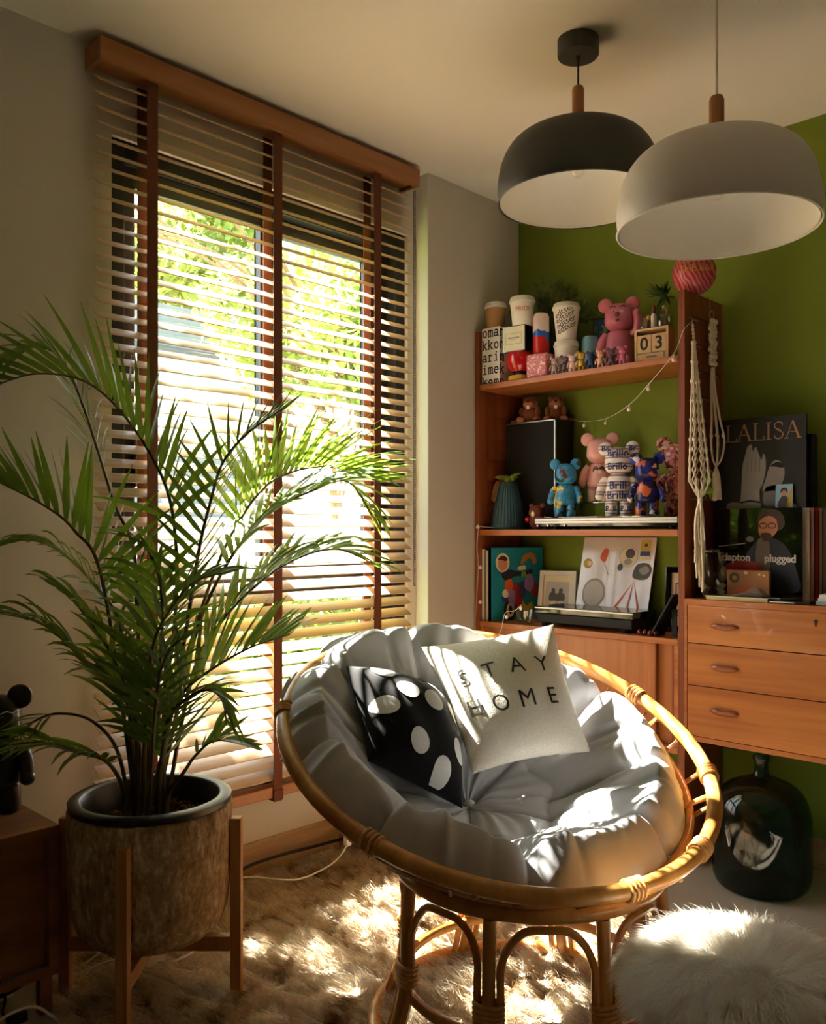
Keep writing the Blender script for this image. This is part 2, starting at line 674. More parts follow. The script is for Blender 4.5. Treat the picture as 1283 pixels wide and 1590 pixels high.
def bobj(n, mb, mat, par=BL, **k):
    mb.v = [(x, y + by, z - 0.26) for x, y, z in mb.v]
    return obj(n, mb, mat, par, **k)


m = MB().box(0.012, 0.03, -1.985, -0.672, 2.512, 2.58).box(-0.07, 0.012, -1.985, -1.967, 2.512, 2.58).box(-0.07, 0.012, -0.69, -0.672, 2.512, 2.58)
bobj('valance', m, 'valance_wood', bevel=0.003)
bobj('head_rail', MB().box(-0.055, 0.005, -1.96, -0.70, 2.52, 2.575), 'valance_wood')
TILT = math.radians(33)
k = MB()
ns = 6
prof = []
for i in range(ns + 1):
    s_ = -0.025 + 0.05 * i / ns
    prof.append((s_, 0.0022 * (1 - (s_ / 0.025) ** 2) + 0.0013))
for i in range(ns, -1, -1):
    s_ = -0.025 + 0.05 * i / ns
    prof.append((s_, 0.0022 * (1 - (s_ / 0.025) ** 2) - 0.0013))
ct, st = math.cos(TILT), math.sin(TILT)
vs = []
for yy in (-0.642, 0.642):
    for s_, h_ in prof:
        vs.append((s_ * ct + h_ * st, yy, -s_ * st + h_ * ct))
n_ = len(prof)
fs = [tuple(range(n_)), tuple(reversed(range(n_, 2 * n_)))] + [(i, i + n_, (i + 1) % n_ + n_, (i + 1) % n_) for i in range(n_)]
k.add(vs, fs)
NSL = 51
PITCH = (2.484 - 0.335) / (NSL - 1)
first = None
for i in range(NSL):
    z = 2.484 - PITCH * i
    if first is None:
        o = obj('slat', k, 'slat_wood', BL, smooth=True)
        first = o
    else:
        o = first.copy()
        COL.objects.link(o)
    o.location = (-0.025, by - 1.328, z - 0.26)
    o.rotation_euler = (0, math.radians(random.uniform(-1.2, 1.2)), 0)
bobj('bottom_rail', MB().box(-0.05, 0.0, -1.97, -0.686, 0.262, 0.300), 'valance_wood', bevel=0.004)
for yt in (-1.807, -1.340, -0.875):
    for x0, zz in ((0.003, 0.25), (-0.056, 0.25)):
        bobj('ladder_tape', MB().box(x0, x0 + 0.002, yt - 0.018, yt + 0.018, zz, 2.515), 'tape_brown')
    bobj('tape_fold', MB().box(-0.052, 0.006, yt - 0.02, yt + 0.02, 0.252, 0.262).box(0.001, 0.010, yt - 0.02, yt + 0.02, 0.255, 0.29), 'tape_brown', bevel=0.003)
m = MB()
zz = 0.95
while zz < 2.5:
    m.box(0.006, 0.0095, -0.6795, -0.676, zz, zz + 0.005)
    zz += 0.0085
bobj('bead_chain', m, 'cord_dark')['kind'] = 'stuff'
bobj('pull_cord', MB().tube([(0.006, -0.683, 2.5), (0.006, -0.682, 0.95)], 0.0012, 5), 'cord_dark')

# ------------------------------------------------------------------ outside
struct('ground_outside', MB().box(-30, -0.4, -14, 22, -0.6, -0.5), plain('lawn', srgb(150, 158, 96), 1.0, var=0.2, nscale=2))


def leaf_cloud(n, clusters, size, seed):
    r = np.random.default_rng(seed)
    c = np.array([q[:3] for q in clusters])
    rad = np.array([q[3] for q in clusters])
    w = rad ** 2 / (rad ** 2).sum()
    idx = r.choice(len(clusters), n, p=w)
    d = r.normal(size=(n, 3))
    d /= np.linalg.norm(d, axis=1)[:, None]
    p = c[idx] + d * (rad[idx] * r.uniform(0.35, 1.0, n) ** 0.5)[:, None]
    a = r.normal(size=(n, 3))
    a /= np.linalg.norm(a, axis=1)[:, None]
    bvec = np.cross(a, r.normal(size=(n, 3)))
    bvec /= np.linalg.norm(bvec, axis=1)[:, None]
    s = (size * r.uniform(0.6, 1.3, n))[:, None]
    v = np.stack([p - a * s, p + bvec * s * 0.45, p + a * s, p - bvec * s * 0.45], 1).reshape(-1, 3)
    me = bpy.data.meshes.new('foliage')
    me.vertices.add(len(v))
    me.vertices.foreach_set('co', v.ravel())
    me.loops.add(n * 4)
    me.loops.foreach_set('vertex_index', np.arange(n * 4))
    me.polygons.add(n)
    me.polygons.foreach_set('loop_start', np.arange(n) * 4)
    me.update()
    me.validate()
    return me


def tree(label, loc, clusters, n, size, seed, mat='tree_leaf', group='trees beyond the window', over=()):
    t = thing('garden_tree', label, 'tree', loc, 0, group)
    f = obj('foliage', leaf_cloud(n, clusters, size, seed), mat, t)
    f['kind'] = 'stuff'
    k = MB().tube([(0, 0, 0), (0.1, 0.05, 1.2), (0.05, 0.1, 2.2), (0.1, 0.0, 3.2)], [0.14, 0.11, 0.09, 0.05], 8)
    obj('trunk', k, 'bark', t, smooth=True)
    for c_, n_, sd_ in over:
        # unseen boughs added outside the view to dapple the sun coming indoors
        g_ = obj('added_shade_leaves', leaf_cloud(n_, [c_], 0.085, sd_), mat, t)
        g_['kind'] = 'stuff'
        obj('branch', MB().tube(spline([(0.06, 0.08, 2.6), (c_[0] * 0.4, c_[1] * 0.45, c_[2] * 0.5 + 1.9), (c_[0], c_[1] + 0.3, c_[2] + 0.1), (c_[0], c_[1] - 0.2, c_[2])], 5), 0.012, 6), 'bark', t, smooth=True)
    for q in clusters[:6]:
        obj('branch', MB().tube([(0.06, 0.08, 1.8), (q[0] * 0.5, q[1] * 0.5, (q[2] + 1.8) / 2 + 0.2), q[:3]], [0.05, 0.035, 0.01], 6), 'bark', t, smooth=True)


r0 = np.random.default_rng(3)
def clus(n, R, zc, rr):
    return [(r0.normal() * R, r0.normal() * R, zc + r0.normal() * R * 0.7, rr * r0.uniform(0.7, 1.3)) for _ in range(n)]


ADDED_SHADE = [((1.0, -4.20, 5.15, 0.28), 44, 31), ((1.0, -4.22, 4.55, 0.30), 44, 32), ((1.0, -4.36, 3.68, 0.42), 170, 33), ((1.0, -4.0, 3.45, 0.2), 20, 36), ((1.0, -3.72, 4.75, 0.16), 6, 34), ((1.0, -3.45, 3.45, 0.2), 12, 35)]  # added leaf clusters out of view, placed to shade stool, chair and rug
tree('leafy light green tree rising behind the window mullion', (-13.8, 10.6, -0.5), clus(16, 0.8, 6.6, 0.9), 9000, 0.13, 11)
tree('wide sunlit tree filling the right window pane', (-3.6, 2.35, -0.5), clus(18, 0.50, 3.55, 0.48), 9000, 0.075, 12, over=ADDED_SHADE)
tree('tall thin-crowned tree above the dark grey roof', (-11.5, 5.4, -0.5), clus(16, 1.1, 6.3, 0.8), 10000, 0.13, 13)
for lab, loc, sd in (('low bright shrub on the lawn outside', (-2.5, 0.5, -0.5), 21), ('rounded shrub beside the garden tree outside', (-2.2, 1.7, -0.5), 22)):
    t = thing('garden_shrub', lab, 'shrub', loc, 0, 'shrubs outside the window')
    f = obj('foliage', leaf_cloud(2600, [(0, 0, 0.7, 0.45), (0.2, 0.2, 0.9, 0.4), (-0.2, 0.2, 0.85, 0.4)], 0.07, sd), 'shrub_leaf', t)
    f['kind'] = 'stuff'
    obj('stem', MB().tube([(0, 0, 0), (0, 0, 0.5)], 0.03, 6), 'bark', t)
hs = thing('neighbour_house', 'white neighbouring house with a dark grey roof edge beyond the window', 'building', (-6.4, 2.4, -0.5))
obj('wall', MB().box(-2.5, 0, -2.6, 1.9, 0, 3.62), plain('house_white', srgb(232, 234, 236), 0.9), hs)
obj('roof', MB().box(-3.2, 0.5, -3.0, 2.2, 3.62, 3.72).box(0.3, 0.5, -3.0, 2.2, 3.72, 4.05).box(-3.2, 0.3, -3.0, 2.2, 3.72, 3.95), plain('roof_grey', srgb(74, 84, 92), 0.7), hs)
obj('awning', MB().add([(0.0, -2.4, 3.4), (1.0, -2.4, 3.1), (1.0, 1.7, 3.1), (0.0, 1.7, 3.4), (0.0, -2.4, 3.44), (1.0, -2.4, 3.14), (1.0, 1.7, 3.14), (0.0, 1.7, 3.44)], [(0, 3, 2, 1), (4, 5, 6, 7), (0, 1, 5, 4), (1, 2, 6, 5), (2, 3, 7, 6), (3, 0, 4, 7)]), 'house_white', hs)
wn = obj('window', MB().box(0.0, 0.03, -1.6, 0.6, 1.2, 2.6), plain('house_frame', srgb(120, 124, 128), 0.6), hs)
obj('pane', MB().box(0.03, 0.035, -1.5, -0.55, 1.3, 2.5).box(0.03, 0.035, -0.45, 0.5, 1.3, 2.5), plain('house_pane', srgb(70, 84, 92), 0.1), wn)
fc = thing('garden_fence', 'pale grey board fence standing in the garden outside', 'fence', (-5.1, 2.0, -0.5))
plain('fence_grey', srgb(196, 192, 184), 0.9)
for i in range(24):
    obj('board', MB().box(0, 0.03, -3.6 + i * 0.25, -3.36 + i * 0.25, 0.0, 1.75), 'fence_grey', fc)
obj('rail', MB().box(-0.05, 0, -3.6, 2.4, 0.4, 0.5).box(-0.05, 0, -3.6, 2.4, 1.35, 1.45), 'fence_grey', fc)

# ------------------------------------------------------------------ pendant lamps


def pendant(label, loc, shade, top_z, rose, cordmat):
    """loc = centre of the rim; shade is open below"""
    x, y, z = loc
    t = thing('pendant_lamp', label, 'lamp', loc)
    R, H = 0.233, 0.205
    out = [(0.0, H), (0.05, H * 0.998), (0.11, H * 0.975), (0.16, H * 0.91), (0.195, H * 0.79), (0.219, H * 0.60), (0.231, H * 0.38), (0.2345, H * 0.2), (R, 0.08 * H), (R - 0.003, 0.0)]
    fine = [tuple(q)[:2] for q in spline([(a, b_, 0) for a, b_ in out], 4)]
    inn = [(max(a - 0.003, 0.0), b_ - 0.0035 if b_ > 0.01 else b_) for a, b_ in reversed(fine)]
    s = obj('lamp_shade', MB().lathe(fine, 56, caps=False), shade, t, smooth=True, angle=70)
    obj('shade_lining', MB().lathe(inn, 56, caps=False), 'lamp_inside', s, smooth=True, angle=70)
    rim = [(R, 0, 0)]
    obj('rim', MB().tube([(R * math.cos(2 * PI * i / 56), R * math.sin(2 * PI * i / 56), 0.0) for i in range(56)], 0.0024, 6, True), shade, s, smooth=True)
    obj('collar', MB().lathe([(0.036, H - 0.004), (0.03, H + 0.008), (0.02, H + 0.012), (0.0, H + 0.012)], 24), shade, t, smooth=True)
    nt_ = top_z - z
    obj('neck', MB().lathe([(0.0175, H + 0.008), (0.0175, nt_ - 0.012), (0.014, nt_ - 0.003), (0.0, nt_)], 24), 'neck_wood', t, smooth=True)
    obj('cord', MB().tube([(0, 0, nt_ - 0.002), (0, 0, 2.6 - z)], 0.003, 8), cordmat, t, smooth=True)
    if rose:
        obj('ceiling_rose', MB().lathe([(0.0, 2.552 - z), (0.058, 2.552 - z), (0.06, 2.555 - z), (0.06, 2.6 - z)], 36), shade, t, smooth=True)
        obj('cord_grip', MB().lathe([(0.006, 2.535 - z), (0.008, 2.552 - z)], 12), shade, t)
    else:
        obj('ceiling_rose', MB().lathe([(0.0, 2.552 - z), (0.058, 2.552 - z), (0.06, 2.555 - z), (0.06, 2.6 - z)], 36), shade, t, smooth=True)
    bl = obj('bulb', MB().lathe([(0.0, H - 0.135), (0.012, H - 0.132), (0.026, H - 0.115), (0.03, H - 0.095), (0.026, H - 0.07), (0.014, H - 0.045), (0.013, H - 0.035)], 20), 'bulb_glass', t, smooth=True)
    obj('socket', MB().lathe([(0.0, H - 0.045), (0.014, H - 0.045), (0.018, H - 0.035), (0.018, H - 0.006)], 20), 'plastic_white', bl, smooth=True)
    return t


pendant('charcoal dome pendant lamp with wooden neck and round ceiling rose', (0.966, -0.979, 2.128), 'lamp_dark', 2.466, True, 'cord_dark')
pendant('white dome pendant lamp with wooden neck on a pale cord', (1.463, -1.136, 1.889), 'lamp_white', 2.21, False, 'cable_white')

# ------------------------------------------------------------------ papasan chair
CH = Vector((1.024, -1.424, 0.649))
CN = Vector((0.386, -0.150, 1.0)).normalized()
RV = Vector((0.7151, 0.699, 0))
CU = (RV - CN * CN.dot(RV)).normalized()
CV = CN.cross(CU).normalized()
SPC = CH + CN * 0.38          # centre of the bowl's sphere
SPR = 0.66
CHB = Vector((SPC.x, SPC.y, 0.0))
chair = thing('papasan_chair', 'round rattan papasan chair with a tilted bowl on a cane base', 'chair', CHB)


def cpt(u, v, n=0.0):
    """bowl coordinates to the chair's local coordinates"""
    return CH + CU * u + CV * v + CN * n - CHB


def ring(rad, n_off, N=72, cu=0.0, cv=0.0):
    return [cpt(cu + rad * math.cos(2 * PI * i / N), cv + rad * math.sin(2 * PI * i / N), n_off) for i in range(N)]


def sph_n(rad):
    """height of the bowl sphere under the rim plane at a radius"""
    return 0.38 - math.sqrt(max(SPR ** 2 - rad ** 2, 0))


obj('rim', MB().tube(ring(0.535, 0.0, 96), 0.0185, 12, True), 'rattan', chair, smooth=True)
obj('inner_hoop', MB().tube(ring(0.492, sph_n(0.492) + 0.0, 80), 0.011, 10, True), 'rattan', chair, smooth=True)
for rad in (0.42, 0.33, 0.22, 0.11):
    obj('bowl_hoop', MB().tube(ring(rad, sph_n(rad), 64), 0.008, 8, True), 'rattan', chair, smooth=True)
for i in range(24):
    a = 2 * PI * i / 24
    k = []
    for j in range(9):
        rad = 0.53 - 0.43 * j / 8
        k.append(cpt(rad * math.cos(a), rad * math.sin(a), sph_n(rad) - 0.012))
    obj('rib', MB().tube(k, 0.006, 6), 'cane_weave', chair, smooth=True)
for a in (-4, 36, 78, 140, 182, 236, 296, 322):
    a = math.radians(a)
    for da in (-0.030, -0.010, 0.010, 0.030):
        c = cpt(0.535 * math.cos(a + da), 0.535 * math.sin(a + da))
        rd = (cpt(math.cos(a), math.sin(a)) - cpt(0, 0)).normalized()
        k = [c + (rd * math.cos(t) + CN * math.sin(t)) * 0.0205 for t in [2 * PI * q / 16 for q in range(16)]]
        obj('binding', MB().tube(k, 0.0045, 6, True), 'rattan_bind', chair, smooth=True)
for a in (-12, 25, 75, 130, 200, 260, 310):
    a = math.radians(a)
    k = [cpt(r_ * math.cos(a + d_), r_ * math.sin(a + d_), n_) for r_, d_, n_ in ((0.55, 0, -0.012), (0.525, 0.02, -0.03), (0.495, 0.0, -0.045), (0.478, -0.02, -0.06), (0.5, -0.01, -0.035), (0.53, 0.01, -0.015))]
    obj('tie', MB().tube(spline(k, 5), 0.006, 6), 'rattan_bind', chair, smooth=True)

HZ, HR = 0.388, 0.300
DA = math.radians(44.35)


def bpt(th, rad, z):
    """base: angle measured from the picture's right, counter-clockwise"""
    a = th + DA
    return Vector((rad * math.cos(a), rad * math.sin(a), z))


def flare(z):
    return 0.30 + 0.012 * math.sin((HZ - z) / HZ * PI) + 0.065 * max(0, (0.18 - z) / 0.18) ** 1.6


obj('top_hoop', MB().tube([bpt(2 * PI * i / 64, HR, HZ) for i in range(64)], 0.017, 10, True), 'rattan', chair, smooth=True)
obj('middle_hoop', MB().tube([bpt(2 * PI * i / 64, 0.297, 0.125) for i in range(64)], 0.012, 10, True), 'rattan', chair, smooth=True)
obj('floor_hoop', MB().tube([bpt(2 * PI * i / 64, 0.365, 0.016) for i in range(64)], 0.016, 10, True), 'rattan', chair, smooth=True)
zs = [HZ - 0.015, 0.32, 0.26, 0.18, 0.12, 0.07, 0.02]
for i in range(8):
    th = math.radians(22.5 + 45 * i)
    obj('leg', MB().tube(spline([bpt(th, flare(z), z) for z in zs], 3), 0.0145, 10), 'rattan', chair, smooth=True)
    # inverted-U cane between this leg and the next
    th2 = th + math.radians(45)
    g = 0.080
    pts = [bpt(th + g, flare(z), z) for z in (0.02, 0.07, 0.12, 0.18, 0.24, 0.28)]
    pts += [bpt(th + g + 0.05, 0.301, 0.322), bpt(th + g + 0.16, 0.300, 0.354), bpt(th + math.radians(22.5), 0.300, 0.359)]
    pts += [bpt(th2 - g - 0.16, 0.300, 0.354), bpt(th2 - g - 0.05, 0.301, 0.322)]
    pts += [bpt(th2 - g, flare(z), z) for z in (0.28, 0.24, 0.18, 0.12, 0.07, 0.02)]
    obj('arch', MB().tube(spline(pts, 3), 0.0085, 8), 'rattan', chair, smooth=True)
    for q in range(5):
        z = 0.165 + q * 0.010
        c0, c1 = bpt(th - 0.085, flare(z), z), bpt(th + 0.085, flare(z), z)
        od = bpt(th, 1, 0).normalized()
        k = spline([c0 + od * 0.012, bpt(th, flare(z) + 0.018, z), c1 + od * 0.012, c1 - od * 0.012, bpt(th, flare(z) - 0.018, z), c0 - od * 0.012], 3, True)
        obj('binding', MB().tube(k, 0.0048, 6, True), 'rattan_bind', chair, smooth=True)

# ------------------------------------------------------------------ seat cushion in the bowl
CR = 0.520
cuC = (-0.030, 0.018)
NSEG = 9


def wob(a, b_, s):
    return math.sin(a * 3.1 + s) * math.sin(b_ * 2.3 + s * 1.7) + 0.5 * math.sin(a * 7.3 + s * 2.1 + b_ * 5.0)


FOLDS = [(random.uniform(0, 2 * PI), random.uniform(-0.5, 0.5), random.uniform(0.009, 0.024), random.uniform(-0.011, 0.011), random.uniform(0.55, 0.9), random.uniform(0.12, 0.3)) for _ in range(46)]


def cushion_top(r_, th):
    # height of the upper surface over the rim plane, along the bowl's axis
    lip = 0.040 + 0.026 * math.cos(th - 2.5)
    base = -0.205 + (0.205 + lip) * (r_ / 0.82) ** 2.0 if r_ < 0.82 else lip - 0.075 * ((r_ - 0.82) / 0.18) ** 2
    ph = (th * NSEG / (2 * PI) + 0.12 * math.sin(3 * th + 0.7)) % 1.0
    dcr = min(ph, 1 - ph) * 2 * PI / NSEG * max(r_, 0.2) * CR
    w1 = min(max((r_ - 0.36) / 0.12, 0), 1)
    sgi = int(th * NSEG / (2 * PI) + 0.12 * math.sin(3 * th + 0.7) + 0.5) % NSEG
    crease = math.exp(-dcr / 0.017) * (0.034, 0.054, 0.036, 0.034, 0.042, 0.040, 0.054, 0.060, 0.044)[sgi] * w1 * (1 - 0.35 * max(0, (r_ - 0.8) / 0.2))
    ringc = math.exp(-abs(r_ - 0.40 - 0.02 * math.sin(NSEG * th)) / 0.045) * 0.024
    ph2 = (th * 5 / (2 * PI) + 0.3) % 1.0
    d2 = min(ph2, 1 - ph2) * 2 * PI / 5 * max(r_, 0.05) * CR
    inner = math.exp(-d2 / 0.011) * 0.030 * (1 - w1) * min(1, r_ / 0.1)
    tuft = math.exp(-(r_ / 0.07) ** 2) * 0.03
    ph3 = (th * 13 / (2 * PI) + 0.45 + 0.1 * math.sin(5 * th)) % 1.0
    d3 = min(ph3, 1 - ph3) * 2 * PI / 13 * max(r_, 0.2) * CR
    crease += math.exp(-d3 / 0.010) * 0.013 * w1 * math.sin(PI * min(max((r_ - 0.5) / 0.5, 0), 1)) * (0.5 + 0.5 * math.sin(3 * th))
    puff = 0.022 * math.sin(PI * ph) ** 0.7 * w1 * math.sin(PI * min(max((r_ - 0.36) / 0.6, 0), 1))
    wr = 0.0045 * wob(r_ * 5 + th, th * 2.7 - r_ * 3, 1.3) + 0.003 * math.sin(th * 37 + 5 * math.sin(r_ * 9)) * w1 * (1 - min(1, dcr / 0.06))
    for t_, cv, wd, am, rc, rw in FOLDS:
        dth = (th - t_ - cv * (r_ - 0.7) + PI) % (2 * PI) - PI
        e = (dth * r_ * CR / wd) ** 2 + ((r_ - rc) / rw) ** 2
        if e < 6:
            wr += 2.6 * am * math.exp(-e) * min(1, r_ * 3)
    return base - crease - ringc - inner - tuft + puff + wr


def pleat(th):
    ph = (th * NSEG / (2 * PI) + 0.12 * math.sin(3 * th + 0.7)) % 1.0
    ph3 = (th * 13 / (2 * PI) + 0.45 + 0.1 * math.sin(5 * th)) % 1.0
    return 0.045 * math.exp(-min(ph, 1 - ph) * 0.355 / 0.022) + 0.014 * math.exp(-min(ph3, 1 - ph3) * 0.245 / 0.016) + 0.006 * math.sin(7 * th + 1.0) * math.sin(3 * th)


NU, NV = 420, 110
vs, fs = [], []
for j in range(NV):
    r_ = 0.004 + (0.999 - 0.004) * (j / (NV - 1)) ** 0.85
    for i in range(NU):
        th = 2 * PI * i / NU
        rr = CR * r_ * (1 - pleat(th) * r_ ** 4)
        vs.append(cpt(cuC[0] + rr * math.cos(th), cuC[1] + rr * math.sin(th), cushion_top(r_, th)))
NB = 10
for j in range(1, NB + 1):
    s_ = j / NB
    for i in range(NU):
        th = 2 * PI * i / NU
        rb = CR * (1 + 0.010 * math.sin(PI * s_)) * (1 - 0.95 * max(0, (s_ - 0.25) / 0.75)) * (1 - pleat(th))
        top = cushion_top(0.999, th)
        u_, v_ = cuC[0] + rb * math.cos(th), cuC[1] + rb * math.sin(th)
        bot = sph_n(min(math.hypot(u_, v_), 0.60)) + 0.012
        n_ = top + (bot - top) * min(1, s_ / 0.3)
        vs.append(cpt(u_, v_, n_))
tot = NV + NB
for j in range(tot - 1):
    for i in range(NU):
        k = (i + 1) % NU
        fs.append((j * NU + i, j * NU + k, (j + 1) * NU + k, (j + 1) * NU + i))
fs.append(tuple(reversed(range(NU))))
fs.append(tuple((tot - 1) * NU + i for i in range(NU)))
cush = thing('chair_cushion', 'round pale grey tufted cushion lying in the rattan bowl', 'cushion', CHB)
obj('cover', MB().add(vs, fs), 'cushion_grey', cush, smooth=True, angle=180)
obj('button', MB().ell(cpt(cuC[0], cuC[1], -0.222), 0.014, 0.014, 0.008, 12, 6), 'cushion_grey', cush, smooth=True)

# ------------------------------------------------------------------ loose pillows


def pillow_fn(c, th, con=0.075, back=1.0):
    c = [Vector(q) for q in c]
    mid = (c[0] + c[1] + c[2] + c[3]) / 4
    nrm = (c[1] - c[0] + c[2] - c[3]).cross(c[0] - c[3] + c[1] - c[2]).normalized()

    def fn(u, v, side, off=0.0):
        a, b_ = (1 + u) / 2, (1 - v) / 2
        p = c[0] * (1 - a) * (1 - b_) + c[1] * a * (1 - b_) + c[2] * a * b_ + c[3] * (1 - a) * b_
        s = 1 - con * (u * u * (1 - v * v) + v * v * (1 - u * u))
        h = th * (max(0, 1 - u * u) * max(0, 1 - v * v)) ** 0.48
        h *= 1 + 0.05 * math.sin(3 * u + 1) * math.sin(4 * v)
        h += 0.004 * math.sin(7 * u + 3 * v) * max(0, 1 - u * u) * max(0, 1 - v * v)
        return mid + (p - mid) * s + nrm * ((h if side > 0 else -h * back) + off)
    return fn, nrm


def pillow(name, label, c, th, mat, con=0.075, back=1.0):
    low = min(c, key=lambda q: q[2])
    org = Vector(low)
    c = [Vector(q) - org for q in c]
    fn, nrm = pillow_fn(c, th, con, back)
    t = thing(name, label, 'pillow', org)
    k = MB()
    N = 44
    ss = [math.sin(PI / 2 * (-1 + 2 * i / (N - 1))) for i in range(N)]
    for side in (1, -1):
        k.add([fn(u, v, side) for v in ss for u in ss], [(j * N + i, j * N + i + 1, (j + 1) * N + i + 1, (j + 1) * N + i) for j in range(N - 1) for i in range(N - 1)])
    obj('cover', k, mat, t, smooth=True, angle=180)
    return t, fn


pc, pfn = pillow('throw_pillow', 'cream boucle throw pillow with black block lettering', [(0.663, -1.3235, 0.832), (0.923, -1.0415, 0.895), (1.123, -1.1535, 0.58), (0.937, -1.4195, 0.538)], 0.066, 'boucle', 0.075, 0.7)
for word, vv in (('STAY', 0.27), ('HOME', -0.24)):
    n = len(word)
    for i, chh in enumerate(word):
        uc = -0.66 + i * (1.26 / (n - 1))
        lettering(chh, 0.35, 'ink_black', pc, fn=lambda co, uc=uc, vv=vv: pfn(uc + co.x, vv + co.y + 0.0, 1, 0.003 + co.z * 0.02), step=0.05, name='letter')
pdt, dfn = pillow('polka_dot_pillow', 'black velvet pillow with large white dots', [(0.6587, -1.607, 0.808), (0.7247, -1.305, 0.699), (0.9517, -1.475, 0.464), (0.8697, -1.723, 0.616)], 0.105, 'velvet_black', 0.03, 0.3)
DOTS = [(-0.58, 0.76), (0.28, 0.74), (0.10, 0.16), (-0.78, -0.10), (0.74, 0.28), (0.70, -0.42), (-0.25, -0.62), (0.30, -0.86), (-0.35, 0.28)]
for du, dv in DOTS:
    k = MB()
    vs = [dfn(max(-1, min(1, du)), max(-1, min(1, dv)), 1, 0.002)]
    fs = []
    NR, NT = 5, 20
    for j in range(1, NR + 1):
        for i in range(NT):
            a = 2 * PI * i / NT
            vs.append(dfn(max(-0.995, min(0.995, du + 0.190 * j / NR * math.cos(a))), max(-0.995, min(0.995, dv + 0.190 * j / NR * math.sin(a))), 1, 0.003))
    for i in range(NT):
        fs.append((0, 1 + i, 1 + (i + 1) % NT))
        for j in range(1, NR):
            a0 = 1 + (j - 1) * NT
            fs.append((a0 + i, a0 + NT + i, a0 + NT + (i + 1) % NT, a0 + (i + 1) % NT))
    obj('dot', k.add(vs, fs), 'dot_white', pdt, smooth=True)

# ------------------------------------------------------------------ potted palm on a wooden stand
PX_, PY_ = 0.399, -2.031
pot = thing('plant_pot', 'weathered stone-effect planter with a rounded base on a wooden stand', 'planter', (PX_, PY_, 0.155))
prof = [(0.0, 0.0), (0.11, 0.0), (0.15, 0.012), (0.178, 0.04), (0.192, 0.08), (0.198, 0.14), (0.200, 0.325), (0.197, 0.330), (0.186, 0.330), (0.183, 0.32), (0.18, 0.10), (0.0, 0.09)]
obj('body', MB().lathe(prof, 56), 'pot_stone', pot, smooth=True, angle=60)
obj('inner_pot', MB().lathe([(0.176, 0.12), (0.181, 0.332), (0.197, 0.333), (0.198, 0.346), (0.192, 0.35), (0.172, 0.35), (0.167, 0.345), (0.160, 0.26), (0.150, 0.2)], 56, caps=False), 'pot_black', pot, smooth=True, angle=60)
k = MB()
k.grid(lambda u, v: Vector((0.158 * v * math.cos(2 * PI * u), 0.158 * v * math.sin(2 * PI * u), 0.268 + 0.010 * math.sin(u * 40 + v * 9) * v + 0.012 * math.sin(v * 23 + u * 12))), 40, 12, True)
obj('soil', k, 'soil', pot, smooth=True)
k = MB()
for i in range(260):
    a, rr = random.uniform(0, 2 * PI), 0.15 * math.sqrt(random.random())
    M_ = Matrix.Translation((rr * math.cos(a), rr * math.sin(a), 0.28 + random.uniform(0, 0.012))) @ Euler((random.uniform(0, 6), random.uniform(0, 6), random.uniform(0, 6))).to_matrix().to_4x4()
    k.cbox((0, 0, 0), (random.uniform(0.008, 0.022), random.uniform(0.004, 0.01), 0.003), M_)
obj('bark_chips', k, plain('chips', srgb(92, 48, 26), 0.9, var=0.4, nscale=90), pot)['kind'] = 'stuff'

std = thing('plant_stand', 'four-legged oak plant stand holding the stone planter', 'plant stand', (PX_, PY_, 0), DA)
for i in range(4):
    M_ = Matrix.Rotation(PI / 2 * i, 4, 'Z')
    obj('leg', MB().box(0.2005, 0.2285, -0.014, 0.014, 0.0, 0.447, M_), 'stand_oak', std, bevel=0.002)
obj('crossbar', MB().box(-0.2005, 0.2005, -0.013, 0.013, 0.115, 0.152), 'stand_oak', std, bevel=0.002)
obj('crossbar', MB().box(-0.013, 0.013, -0.2005, -0.013, 0.115, 0.152).box(-0.013, 0.013, 0.013, 0.2005, 0.115, 0.152), 'stand_oak', std, bevel=0.002)

